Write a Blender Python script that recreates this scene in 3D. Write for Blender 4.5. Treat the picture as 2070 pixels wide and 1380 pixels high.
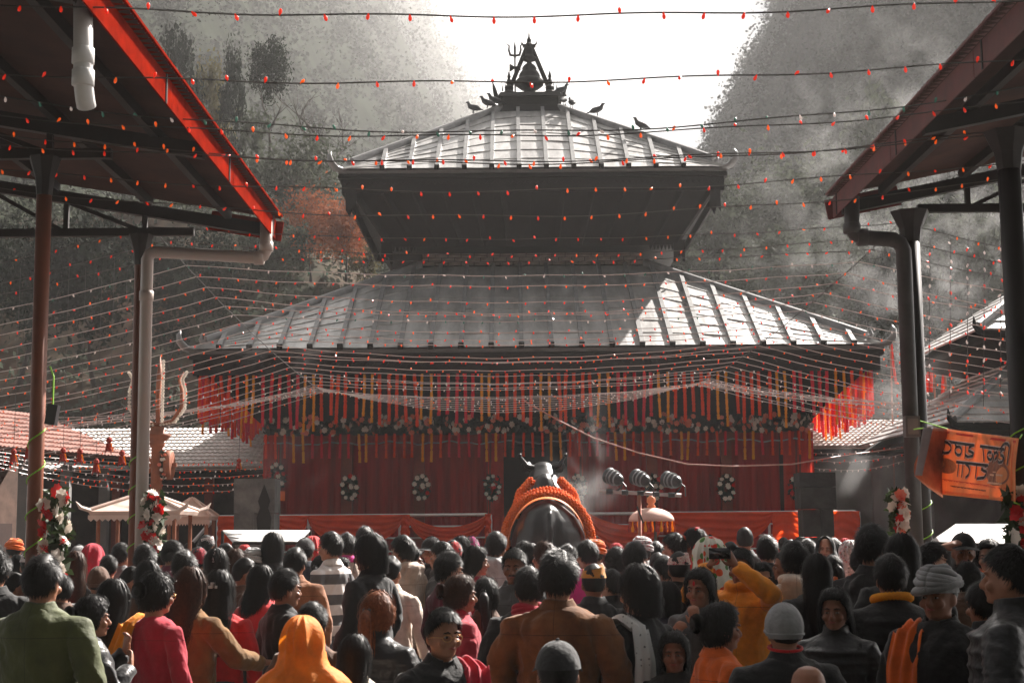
import bpy, bmesh, math, random
import numpy as np
from mathutils import Vector, Matrix, Euler, noise
random.seed(7); np.random.seed(7)
R = math.radians
SC = bpy.context.scene
for o in list(bpy.data.objects): bpy.data.objects.remove(o)
C = SC.collection
# ------------------------------------------------------------------ camera
CAMZ = 1.72; F = 3100.0
PITCH, ROLL = math.atan(391/F), R(-0.45)
cd = bpy.data.cameras.new('camera'); cam = bpy.data.objects.new('camera', cd); C.objects.link(cam)
cd.sensor_width = 36; cd.lens = F/2070*36; cd.clip_start = .1; cd.clip_end = 3000
CM = Matrix.Rotation(math.pi/2+PITCH, 3, 'X') @ Matrix.Rotation(ROLL, 3, 'Z')
cam.matrix_world = Matrix.Translation((0,0,CAMZ)) @ CM.to_4x4()
cd.dof.use_dof = True; cd.dof.focus_distance = 24; cd.dof.aperture_fstop = 11
SC.camera = cam
# ------------------------------------------------------------------ sky, sun, exposure
SUN = Vector((.68,.92,1.0)).normalized()          # direction towards the sun: behind the temple, to the right
w = bpy.data.worlds.new('World'); SC.world = w; w.use_nodes = True
nt = w.node_tree; nt.nodes.clear()
sk = nt.nodes.new('ShaderNodeTexSky'); sk.sky_type = 'NISHITA'; sk.sun_disc = False
sk.sun_elevation = math.asin(SUN.z); sk.sun_rotation = math.atan2(SUN.x, SUN.y)
sk.dust_density = 1.0; sk.air_density = .28; sk.altitude = 1300
hs = nt.nodes.new('ShaderNodeHueSaturation'); hs.inputs['Saturation'].default_value = .12
bg = nt.nodes.new('ShaderNodeBackground'); bg.inputs['Strength'].default_value = .05
ow = nt.nodes.new('ShaderNodeOutputWorld')
nt.links.new(sk.outputs[0], hs.inputs['Color']); nt.links.new(hs.outputs[0], bg.inputs[0]); nt.links.new(bg.outputs[0], ow.inputs[0])
sl = bpy.data.lights.new('sun', 'SUN'); sl.energy = 5.0; sl.angle = R(.55); sl.color = (1,.93,.86)
so = bpy.data.objects.new('sun', sl); C.objects.link(so)
so.rotation_euler = (-SUN).to_track_quat('-Z','Y').to_euler()
SC.view_settings.view_transform = 'Standard'; SC.view_settings.look = 'None'
SC.view_settings.exposure = 2.25; SC.view_settings.gamma = 1
SC.cycles.use_denoising = True
SC.cycles.volume_bounces = 1; SC.cycles.max_bounces = 7; SC.cycles.diffuse_bounces = 3; SC.cycles.transparent_max_bounces = 12
# ------------------------------------------------------------------ helpers
def P(px, py, Y):
    "the point at depth Y seen at photograph pixel (px, py)"
    d = CM @ Vector(((px-1035)/F, (690-py)/F, -1)); t = Y/d.y
    return Vector((d.x*t, Y, CAMZ+d.z*t))
def fbm(x, y, o=4, seed=0):
    v = np.zeros_like(x, dtype=float); a = .5; f = 1.
    for k in range(o):
        X = x*f+seed*17.3+k*5.1; Yy = y*f-seed*9.7+k*3.3
        xi = np.floor(X); yi = np.floor(Yy); fx = X-xi; fy = Yy-yi
        fx = fx*fx*(3-2*fx); fy = fy*fy*(3-2*fy)
        def h(i, j):
            s = np.sin(i*127.1+j*311.7+seed*74.7)*43758.5453
            return s-np.floor(s)
        v += a*((h(xi,yi)*(1-fx)+h(xi+1,yi)*fx)*(1-fy)+(h(xi,yi+1)*(1-fx)+h(xi+1,yi+1)*fx)*fy)
        a *= .5; f *= 2.03
    return v
def frame(d):
    d = d.normalized(); a = Vector((0,0,1)) if abs(d.z) < .95 else Vector((1,0,0))
    x = d.cross(a).normalized(); return x, x.cross(d).normalized()
class MB:
    def __init__(s): s.v = []; s.f = []; s.m = []; s.cm = 0
    def add(s, vs, fs):
        n = len(s.v); s.v += [tuple(q) for q in vs]; s.f += [tuple(i+n for i in f) for f in fs]; s.m += [s.cm]*len(fs)
        return s
    def box(s, c, d, rz=0, rx=0, ry=0, mat=None):
        M_ = Euler((rx,ry,rz)).to_matrix() if mat is None else mat; c = Vector(c)
        vs = [c+M_@Vector((x*d[0]/2,y*d[1]/2,z*d[2]/2)) for x in (-1,1) for y in (-1,1) for z in (-1,1)]
        return s.add(vs, [(0,1,3,2),(4,6,7,5),(0,4,5,1),(2,3,7,6),(0,2,6,4),(1,5,7,3)])
    def bar(s, a, b, wd, h, up=(0,0,1)):
        a = Vector(a); b = Vector(b); d = (b-a); u = Vector(up); x = d.cross(u).normalized(); u = x.cross(d).normalized()
        vs = [p+x*(i*wd/2)+u*(j*h/2) for p in (a,b) for i,j in ((-1,-1),(1,-1),(1,1),(-1,1))]
        return s.add(vs, [(0,1,2,3),(7,6,5,4),(0,4,5,1),(1,5,6,2),(2,6,7,3),(3,7,4,0)])
    def tube(s, pts, r, n=8, cap=True, flat=1.0, ref=None):
        pts = [Vector(p) for p in pts]; k = len(pts)
        rs = r if isinstance(r, (list,tuple)) else [r]*k
        vs = []; px = None
        for i, p in enumerate(pts):
            d = pts[min(i+1,k-1)]-pts[max(i-1,0)]
            if d.length < 1e-9: d = Vector((0,0,1))
            d.normalize()
            if px is None:
                x = frame(d)[0] if ref is None else (Vector(ref)-d*d.dot(Vector(ref))).normalized()
            else:
                x = px-d*d.dot(px); x = x.normalized() if x.length > 1e-6 else frame(d)[0]
            px = x; y = d.cross(x)
            rr = rs[i]; ra, rb = rr if isinstance(rr, (tuple,list)) else (rr, rr*flat)
            vs += [p+x*(math.cos(2*math.pi*j/n)*ra)+y*(math.sin(2*math.pi*j/n)*rb) for j in range(n)]
        fs = [(i*n+j, i*n+(j+1)%n, (i+1)*n+(j+1)%n, (i+1)*n+j) for i in range(k-1) for j in range(n)]
        if cap: fs += [tuple(range(n-1,-1,-1)), tuple(range((k-1)*n, k*n))]
        return s.add(vs, fs)
    def lathe(s, c, prof, n=16, sy=1.0):
        c = Vector(c); k = len(prof)
        vs = [c+Vector((math.cos(2*math.pi*j/n)*r, math.sin(2*math.pi*j/n)*r*sy, z)) for r,z in prof for j in range(n)]
        fs = [(i*n+j, i*n+(j+1)%n, (i+1)*n+(j+1)%n, (i+1)*n+j) for i in range(k-1) for j in range(n)]
        return s.add(vs, fs+[tuple(range(n-1,-1,-1)), tuple(range((k-1)*n,k*n))])
    def ell(s, c, r, n=12, m=8, mat=None):
        c = Vector(c); vs = []; mt = mat or Matrix.Identity(3)
        for i in range(m+1):
            t = math.pi*i/m
            for j in range(n):
                a = 2*math.pi*j/n
                vs.append(c+mt@Vector((r[0]*math.sin(t)*math.cos(a), r[1]*math.sin(t)*math.sin(a), -r[2]*math.cos(t))))
        fs = [(i*n+j, i*n+(j+1)%n, (i+1)*n+(j+1)%n, (i+1)*n+j) for i in range(m) for j in range(n)]
        return s.add(vs, fs)
    def grid(s, nu, nv, fn, close=False):
        vs = [fn(i/(nu-1 if not close else nu), j/(nv-1)) for j in range(nv) for i in range(nu)]
        fs = []
        for j in range(nv-1):
            for i in range(nu if close else nu-1):
                i2 = (i+1)%nu; fs.append((j*nu+i, j*nu+i2, (j+1)*nu+i2, (j+1)*nu+i))
        return s.add(vs, fs)
    def prism(s, poly, c, ex, ey, th):
        c = Vector(c); ex = Vector(ex); ey = Vector(ey); nz = ex.cross(ey).normalized()*th; n = len(poly)
        a = [c+ex*x+ey*y-nz/2 for x,y in poly]; b = [q+nz for q in a]
        return s.add(a+b, [tuple(range(n-1,-1,-1)), tuple(range(n,2*n))]+[(i,(i+1)%n,n+(i+1)%n,n+i) for i in range(n)])
    def frustum(s, cx, cy, h0, z0, h1, z1, cap=True):
        vs = [(cx+i*h, cy+j*h, z) for h,z in ((h0,z0),(h1,z1)) for i,j in ((-1,-1),(1,-1),(1,1),(-1,1))]
        fs = [(0,1,5,4),(1,2,6,5),(2,3,7,6),(3,0,4,7)]
        return s.add(vs, fs+([(3,2,1,0),(4,5,6,7)] if cap else []))
    def mesh(s, name, mats=(), smooth=False, off=None):
        me = bpy.data.meshes.new(name); v = s.v
        if off is not None: v = [(a-off[0], b-off[1], c-off[2]) for a,b,c in v]
        me.from_pydata(v, [], s.f); 
        for m_ in mats: me.materials.append(m_)
        if len(mats) > 1: me.polygons.foreach_set('material_index', s.m)
        if smooth: me.polygons.foreach_set('use_smooth', [True]*len(me.polygons))
        me.validate(); me.update(); return me
_o1 = 'first second third fourth fifth sixth seventh eighth ninth tenth eleventh twelfth thirteenth fourteenth fifteenth sixteenth seventeenth eighteenth nineteenth'.split()
_o2 = {2:'twent',3:'thirt',4:'fort',5:'fift',6:'sixt'}
def ordn(n): return _o1[n-1] if n < 20 else _o2[n//10]+('ieth' if n%10 == 0 else 'y-'+_o1[n%10-1])
def tag(o, label=None, cat=None, group=None, kind=None):
    for k, v in (('label',label),('category',cat),('group',group),('kind',kind)):
        if v: o[k] = v
    return o
def thing(name, label, cat, loc=(0,0,0), group=None, rz=0):
    o = bpy.data.objects.new(name, None); C.objects.link(o); o.location = loc; o.rotation_euler = (0,0,rz)
    o.empty_display_size = .2
    return tag(o, label, cat, group)
def root_loc(p):
    while p.parent: p = p.parent
    return p.location
def put(name, mb, mat, parent=None, smooth=False, label=None, cat=None, group=None, kind=None, world=True, solid=0):
    "link one mesh object; world=True: vertices are given in world space even under a parent"
    mats = mat if isinstance(mat, (list,tuple)) else [mat]
    me = mb if isinstance(mb, bpy.types.Mesh) else mb.mesh(name, mats, smooth, root_loc(parent) if (parent and world) else None)
    o = bpy.data.objects.new(name, me); C.objects.link(o); o.parent = parent
    if solid:
        md = o.modifiers.new('solid','SOLIDIFY'); md.thickness = solid; md.offset = 0
    return tag(o, label, cat, group, kind)
def inst(name, me, parent=None, loc=(0,0,0), rot=(0,0,0), sc=1, mats=None, **kw):
    o = bpy.data.objects.new(name, me); C.objects.link(o); o.parent = parent
    o.location = Vector(loc)-(root_loc(parent) if parent else Vector((0,0,0))) if kw.pop('world', True) else loc
    o.rotation_euler = rot; o.scale = (sc,sc,sc) if not isinstance(sc,(tuple,list)) else sc
    if mats:
        for i, m_ in enumerate(mats): o.material_slots[i].link = 'OBJECT'; o.material_slots[i].material = m_
    return tag(o, **kw)
# ------------------------------------------------------------------ materials
_mc = {}
def M(name, col, rough=.8, metal=0, var=.18, scale=6, bump=0, bscale=30, bdist=.02, trans=0, sheen=0, spec=.4, emit=0, col2=None, coord='Object', stretch=(1,1,1), coat=0):
    key = (name, tuple(col), rough, trans, emit)
    if key in _mc: return _mc[key]
    m = bpy.data.materials.new(name); m.use_nodes = True; t = m.node_tree; b = t.nodes['Principled BSDF']; L = t.links.new
    tc = t.nodes.new('ShaderNodeTexCoord'); mp = t.nodes.new('ShaderNodeMapping'); mp.inputs['Scale'].default_value = stretch
    L(tc.outputs[coord], mp.inputs[0])
    nz = t.nodes.new('ShaderNodeTexNoise'); nz.inputs['Scale'].default_value = scale; nz.inputs['Detail'].default_value = 6; nz.inputs['Roughness'].default_value = .62
    L(mp.outputs[0], nz.inputs['Vector'])
    rp = t.nodes.new('ShaderNodeValToRGB'); c = Vector(col)
    c2 = Vector(col2) if col2 else c*(1+var); c1 = c*(1-var) if not col2 else c
    rp.color_ramp.elements[0].position = .3; rp.color_ramp.elements[1].position = .7
    rp.color_ramp.elements[0].color = (*c1,1); rp.color_ramp.elements[1].color = (*[min(1,x) for x in c2],1)
    L(nz.outputs[0], rp.inputs[0]); L(rp.outputs[0], b.inputs['Base Color'])
    b.inputs['Roughness'].default_value = rough; b.inputs['Metallic'].default_value = metal
    b.inputs['Specular IOR Level'].default_value = spec; b.inputs['Sheen Weight'].default_value = sheen; b.inputs['Coat Weight'].default_value = coat
    if emit: L(rp.outputs[0], b.inputs['Emission Color']); b.inputs['Emission Strength'].default_value = emit
    if bump:
        n2 = t.nodes.new('ShaderNodeTexNoise'); n2.inputs['Scale'].default_value = bscale; n2.inputs['Detail'].default_value = 4
        L(mp.outputs[0], n2.inputs['Vector']); bp = t.nodes.new('ShaderNodeBump'); bp.inputs['Strength'].default_value = bump; bp.inputs['Distance'].default_value = bdist
        L(n2.outputs[0], bp.inputs['Height']); L(bp.outputs[0], b.inputs['Normal'])
    if trans:
        tr = t.nodes.new('ShaderNodeBsdfTranslucent'); mx = t.nodes.new('ShaderNodeMixShader'); mx.inputs[0].default_value = trans
        L(rp.outputs[0], tr.inputs[0]); L(b.outputs[0], mx.inputs[1]); L(tr.outputs[0], mx.inputs[2]); L(mx.outputs[0], t.nodes['Material Output'].inputs[0])
    _mc[key] = m; return m
DARKWOOD = M('dark_carved_wood', (.011,.0095,.009), .75, bump=.6, bscale=14, spec=.25)
STEEL_DARK = M('dark_painted_steel', (.018,.014,.013), .6, var=.3)
SHEETRED = M('red_painted_sheet', (.17,.010,.004), .95, var=.35, scale=2, stretch=(1,3,4), spec=.0)
UNDER = M('brown_roof_underside', (.06,.024,.017), .75, var=.3, scale=2)
WHITEMETAL = M('galvanised_pipe', (.55,.54,.53), .42, metal=.25, var=.15)
ROOFSHEET = M('grey_roof_sheet', (.26,.255,.25), .42, metal=.5, col2=(.62,.61,.60), scale=1.3, bump=.3, bscale=5, stretch=(2.2,.6,.6))
BULLMARI = M('orange_marigold', (.95,.17,.012), .8, var=.2, scale=60, trans=.3)
RIB = M('roof_rib_metal', (.22,.22,.22), .5, metal=.3)
REDMARI = M('red_orange_marigold', (.95,.075,.012), .8, var=.2, scale=60, trans=.45)
CRIMARI = M('crimson_marigold', (.75,.02,.05), .8, var=.25, scale=60, trans=.35)
YELMARI = M('yellow_marigold', (.98,.4,.02), .8, var=.15, scale=60, trans=.45)
LEAFDARK = M('dark_leaf', (.015,.022,.012), .6, var=.5, scale=20, trans=.15)
WHITEFLOWER = M('white_flower', (.75,.68,.6), .7, var=.12, trans=.25)
PINKFLOWER = M('salmon_flower', (.75,.22,.14), .7, var=.15, trans=.25)
REDFLOWER = M('red_flower', (.6,.012,.012), .6, var=.25, trans=.2)
CURTAIN = M('red_curtain', (.38,.014,.012), .8, var=.35, scale=1.2, stretch=(5,1,.5), trans=.25)
ORANGECLOTH = M('orange_cloth', (.85,.085,.015), .75, var=.15, scale=3, trans=.45)
STONE = M('grey_stone', (.13,.125,.12), .9, var=.5, scale=3, bump=.8, bscale=9)
BRICK = M('dark_brick', (.2,.175,.165), .9, var=.4, scale=5, bump=.5, bscale=30)
GREENWIRE = M('green_wire', (.25,.55,.04), .5)
# ================================================================== GROUND, HILLS, TREES
def ground_mat():
    m = bpy.data.materials.new('stone_paving'); m.use_nodes = True; t = m.node_tree; b = t.nodes['Principled BSDF']; L = t.links.new
    tc = t.nodes.new('ShaderNodeTexCoord'); br = t.nodes.new('ShaderNodeTexBrick'); br.inputs['Scale'].default_value = 1.6
    br.inputs['Color1'].default_value = (.12,.11,.1,1); br.inputs['Color2'].default_value = (.08,.075,.07,1); br.inputs['Mortar'].default_value = (.06,.055,.05,1)
    br.inputs['Mortar Size'].default_value = .02
    L(tc.outputs['Object'], br.inputs['Vector']); L(br.outputs['Color'], b.inputs['Base Color']); b.inputs['Roughness'].default_value = .7
    return m
g = MB(); g.grid(2, 2, lambda u,v: ((u-.5)*1600, -300+v*1500, 0))
put('ground', g, ground_mat(), kind='structure')
def terrain(name, x0, x1, y0, y1, nx, ny, fn, mat, bumps=None):
    X, Y = np.meshgrid(np.linspace(x0,x1,nx), np.linspace(y0,y1,ny)); Z = fn(X,Y)
    b = MB(); b.v = list(zip(X.ravel().tolist(), Y.ravel().tolist(), Z.ravel().tolist()))
    b.f = [(j*nx+i, j*nx+i+1, (j+1)*nx+i+1, (j+1)*nx+i) for j in range(ny-1) for i in range(nx-1)]; b.m = [0]*len(b.f)
    return put(name, b, mat, kind='structure', smooth=True)
EARTH = M('earth_and_scrub', (.035,.04,.028), .95, scale=.35, col2=(.09,.05,.035), bump=.8, bscale=1.5, spec=.05)
FOREST = M('forest_slope', (.02,.024,.017), 1, var=.5, scale=.12, bump=.6, bscale=.9, spec=0)
def sstep(a, b, x):
    t = np.clip((x-a)/(b-a), 0, 1); return t*t*(3-2*t)
def near_hill(X, Y):
    left = sstep(3, -9, X); right = sstep(4, 16, X)
    h = sstep(41, 62, Y)*(4.5+8.5*left+3.5*right) + sstep(44,45.2,Y)*1.6*left
    return h+(fbm(X*.25,Y*.25,5,1)-.5)*2.2*sstep(41,46,Y)-.6*(1-sstep(41,43,Y))
terrain('near_hillside', -46, 46, 40, 74, 150, 70, near_hill, EARTH)
def bank(X, Y):
    g = sstep(45.2,48.6,Y+.5*np.sin(X*2.1)+.5*(fbm(X*1.3,Y*.2,3,22)-.5)); return 3.5+5.2*g*(1-.25*sstep(-5.2,-3.2,X))+(fbm(X*2.2,Y*2.2,4,23)-.5)*2.2-4*sstep(-7.2,-8.4,X)-4*sstep(-4.0,-2.8,X)
terrain('earth_bank', -8.4, -2.8, 45.2, 49.4, 70, 60, bank, M('salmon_earth',(.22,.075,.045),.95,var=.5,scale=.9,bump=1,bscale=4,stretch=(1,1,.35)))
def behind(X, Y): return np.clip((-22-Y)*1.1,-2,42)+(fbm(X*.08,Y*.08,4,31)-.5)*6*sstep(-24,-36,Y)
terrain('sky_blocking_slope', -130, 130, -90, -12, 60, 40, behind, FOREST)  # unseen slope added behind the camera to block sky light on the crowd
# both valley walls run away from the courtyard, so they fade into the haze towards the middle
def wall_left(X, Y): return np.clip(2.0*(.15*Y-31-X), -3, 380)*(1+.25*(fbm(X*.02,Y*.02,3,3)-.5))+(fbm(X*.07,Y*.07,4,4)-.5)*14*np.clip((.15*Y-31-X)/20,0,1)
def wall_right(X, Y): return np.clip(2.0*(X+.011*Y-19), -3, 380)*(1+.25*(fbm(X*.02,Y*.02,3,5)-.5))+(fbm(X*.07,Y*.07,4,6)-.5)*12*np.clip((X+.011*Y-19)/20,0,1)
def valley_wall(name, fn, r0, r1, nx, ny):
    "rows get longer with distance so that the mesh stays evenly fine in view"
    b = MB(); Ys = np.geomspace(56,1800,ny)
    for Y in Ys:
        X = np.linspace(r0,r1,nx)*Y; Z = fn(X,np.full(nx,Y)); b.v += list(zip(X.tolist(),[float(Y)]*nx,Z.tolist()))
    b.f = [(j*nx+i, j*nx+i+1, (j+1)*nx+i+1, (j+1)*nx+i) for j in range(ny-1) for i in range(nx-1)]; b.m = [0]*len(b.f)
    put(name, b, FOREST, kind='structure', smooth=True)
valley_wall('valley_slope_left', wall_left, -.45, .16, 150, 150); valley_wall('valley_slope_right', wall_right, -.0, .45, 130, 150)
# -- trees: a few crowns and trunks, each tree a copy with its own label
def leafmat(n, col, tr=.3): return M(n, col, .85, var=.55, scale=1.3, trans=tr, spec=.06)
LEAF = [leafmat('deep_green_foliage',(.013,.018,.011),.12), leafmat('grey_green_foliage',(.06,.068,.05)), leafmat('rusty_orange_foliage',(.22,.075,.035)), leafmat('olive_foliage',(.085,.075,.035))]
BARK = M('bark', (.05,.04,.035), .9, var=.4, scale=5)
def crown_mesh(name, n, leaves, size, seed, squash=1.0, spread=.30, hollow=.35):
    rnd = np.random.RandomState(seed); b = MB()
    cl = []
    while len(cl) < n:
        p = rnd.uniform(-1,1,3); r = np.linalg.norm(p)
        if hollow < r < 1: cl.append(p*np.array([.5,.5,.5*squash]))
    V = []; Fc = []
    for c in cl:
        s = spread*rnd.uniform(.55,1.15)
        q = c+rnd.normal(0,1,(leaves,3))*s*.33
        for k in q:
            a, bb = rnd.normal(0,1,3), rnd.normal(0,1,3); a /= np.linalg.norm(a); bb -= a*bb.dot(a); bb /= np.linalg.norm(bb)
            z = size*rnd.uniform(.6,1.3); i = len(V)
            V += [tuple(k-a*z), tuple(k+bb*z*.5), tuple(k+a*z), tuple(k-bb*z*.5)]; Fc.append((i,i+1,i+2,i+3))
    b.v = V; b.f = Fc; b.m = [0]*len(Fc); return b.mesh(name, [LEAF[0]])
CROWN = [crown_mesh('crown', 70, 60, .035, 1, 1.1), crown_mesh('crown', 46, 70, .04, 2, 1.5, .26), crown_mesh('crown', 110, 34, .03, 3, .9, .34, .1), crown_mesh('crown', 30, 70, .045, 4, 1.2, .22, .5)]
def trunk_mesh(seed, bare=False):
    rnd = random.Random(seed); b = MB()
    def limb(p, d, r, l, lev):
        pts = [p]; q = p
        for k in range(5):
            d = (d+Vector((rnd.gauss(0,.12),rnd.gauss(0,.12),.05))).normalized(); q = q+d*l/5; pts.append(q)
        b.tube(pts, [r*(1-.13*k) for k in range(6)], 6)
        if lev:
            for _ in range(3 if not bare else 4):
                t = rnd.randint(2,5); a = rnd.uniform(0,6.28)
                limb(pts[t], (d+Vector((math.cos(a),math.sin(a),rnd.uniform(.1,.6)))*.9).normalized(), r*.5, l*.62, lev-1)
    limb(Vector((0,0,0)), Vector((0,0,1)), .022 if not bare else .028, .55, 3 if bare else 2); return b.mesh('trunk', [BARK], True)
TRUNK = [trunk_mesh(1), trunk_mesh(2), trunk_mesh(3)]; BARE = trunk_mesh(5, True)
def tree(px, yt, yb, Y, wpx, ci, mi, label, low=.28, group='trees on the slopes around the temple', name='broadleaf_tree'):
    a, b_ = P(px,yb,Y), P(px,yt,Y); h = b_.z-a.z; wd = wpx*Y/F
    o = thing(name, label, 'tree', a, group, rz=random.uniform(0,6)); o.scale = (1,1,1)
    t = inst('trunk', BARE if ci < 0 else TRUNK[ci%3], o, world=False, sc=(h*(.75 if ci>=0 else .95),)*3)
    if ci >= 0:
        inst('crown', CROWN[ci], o, world=False, loc=(0,0,h*(low+(1-low)/2)), sc=(wd*.95,wd*.95,h*(1-low)*.95), mats=[LEAF[mi]])
TL = [
 (338,60,430,60,130,0,0,'tall dark tree rising behind the red fascia of the left shed',.25),
 (415,165,470,62,105,1,3,'olive tree between the left shed roof and the round-headed tree'),
 (468,130,420,59,62,1,0,'narrow dark tree just left of the round-headed tree'),
 (540,80,350,57,84,0,0,'round-headed dark tree on a thin bare trunk against the haze',.55),
 (655,140,400,56,120,-1,0,'leafless bare-branched tree left of the upper roof'),
 (610,262,540,55,190,2,1,'broad grey-green tree below the bare tree'),
 (500,240,480,57,110,3,1,'loose grey-green tree below the round-headed tree'),
 (700,395,570,51,120,2,2,'rusty orange shrub tree beside the left end of the upper eave'),
 (628,380,570,52,130,2,2,'orange-leaved tree under the broad grey-green tree'),
 (555,440,640,50,150,0,1,'dark leafy tree behind the left shed corner pipe'),
 (735,430,600,56,110,3,3,'olive bush tree tucked behind the upper roof strut corner'),
 (420,450,720,48,170,2,0,'dark bushy tree behind the left shed post'),
 (190,430,780,47,220,0,0,'dark tree seen between the two left shed posts'),
 (40,420,780,46,200,2,0,'dark tree at the left edge under the shed truss'),
 (330,520,760,46,130,1,0,'dark narrow tree right behind the white drain pipe'),
 (830,470,640,60,120,2,1,'pale tree seen in the gap left of the brick drum wall'),
 (1580,315,640,58,270,2,1,'broad hazy tree right of the upper roof'),
 (1450,375,640,55,170,0,1,'hazy tree close to the right end of the upper eave'),
 (1690,288,640,61,190,2,1,'hazy spreading tree above the right shed drain pipe'),
 (1785,235,640,63,150,1,1,'tall hazy tree touching the right shed fascia'),
 (1385,440,640,52,130,3,1,'thin hazy tree below the right upper roof corner'),
 (1560,470,720,48,190,0,1,'grey-green tree above the right end of the lower roof'),
 (1700,450,760,49,210,2,1,'grey-green tree behind the right shed drain elbow'),
 (1905,400,780,50,240,0,1,'tall tree between the two right shed posts'),
 (2030,380,780,52,240,2,1,'tree at the right edge behind the nearer shed post'),
 (1830,500,800,46,170,1,0,'dark tree directly behind the right shed post'),
 (1340,490,640,60,110,2,1,'pale tree seen in the gap right of the brick drum wall'),
]
for a in TL: tree(*a)
# the far woods read as one mass: leafy crowns scattered over both far slopes
def woods(name, fn, r0, r1, k_, n, seed, label, mat):
    rnd = np.random.RandomState(seed); ys = 58*np.exp(rnd.rand(n)**.85*math.log(22)); xs = rnd.uniform(r0,r1,n)*ys; zs = fn(xs,ys); m_ = zs > -1; xs, ys, zs = xs[m_], ys[m_], zs[m_]; n = len(xs); q = 46; k_ = (1+np.clip(ys-120,0,900)/230)[:,None,None]
    rad = rnd.uniform(1.3,2.9,n)*k_[:,0,0]; d = rnd.normal(0,1,(n,q,3)); d /= np.linalg.norm(d,axis=2,keepdims=True); d *= rnd.uniform(.55,1.05,(n,q,1)); d[:,:,2] = d[:,:,2]*.9+.35
    c = np.stack([xs,ys,zs],1)[:,None,:]+d*rad[:,None,None]; a = rnd.normal(0,1,(n,q,3)); a /= np.linalg.norm(a,axis=2,keepdims=True); bb = np.cross(a, rnd.normal(0,1,(n,q,3))); bb /= np.linalg.norm(bb,axis=2,keepdims=True)
    s = rnd.uniform(.12,.34,(n,q,1))*k_; V = np.stack([c-a*s,c+bb*s*.7,c+a*s,c-bb*s*.7],2).reshape(-1,3); k = len(V)//4
    me = bpy.data.meshes.new(name); me.vertices.add(len(V)); me.vertices.foreach_set('co',V.ravel()); me.loops.add(len(V)); me.loops.foreach_set('vertex_index',np.arange(len(V))); me.polygons.add(k); me.polygons.foreach_set('loop_start',np.arange(k)*4); me.materials.append(mat); me.update(calc_edges=True)
    o = bpy.data.objects.new(name, me); C.objects.link(o); tag(o,label,'woods',None,'stuff')
FARLEAF = M('far_foliage',(.026,.031,.022),1,var=.4,scale=.5,spec=0)
woods('valley_woods', wall_left, -.42, .1, 1, 8000, 3, 'hazy woods covering the valley slope on the left', FARLEAF)
woods('valley_woods', wall_right, .06, .44, 1, 6500, 4, 'dark hazy woods covering the valley slope on the right', FARLEAF)
# undergrowth on the near hillside: nobody could count it
rnd = np.random.RandomState(5); V = []; Fc = []
xs = rnd.uniform(-40,40,4500); ys = rnd.uniform(42,66,4500); zs = near_hill(xs,ys)
keep = (fbm(xs*.2,ys*.2,3,9) > .34) & ~((xs>-8)&(xs<-3.4)&(ys<49.5))
for x,y,z in zip(xs[keep],ys[keep],zs[keep]):
    for k in range(16):
        c = np.array([x,y,z])+rnd.normal(0,1,3)*[.5,.5,.35]+[0,0,.35]; a, bb = rnd.normal(0,1,3), rnd.normal(0,1,3); a /= np.linalg.norm(a); bb /= np.linalg.norm(bb)
        i = len(V); s = rnd.uniform(.1,.22); V += [tuple(c-a*s),tuple(c+bb*s*.6),tuple(c+a*s),tuple(c-bb*s*.6)]; Fc.append((i,i+1,i+2,i+3))
b = MB(); b.v = V; b.f = Fc; b.m = [0]*len(Fc)
put('undergrowth', b, LEAF[1], label='scrubby undergrowth covering the near hillside', cat='scrub', kind='stuff')
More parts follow.
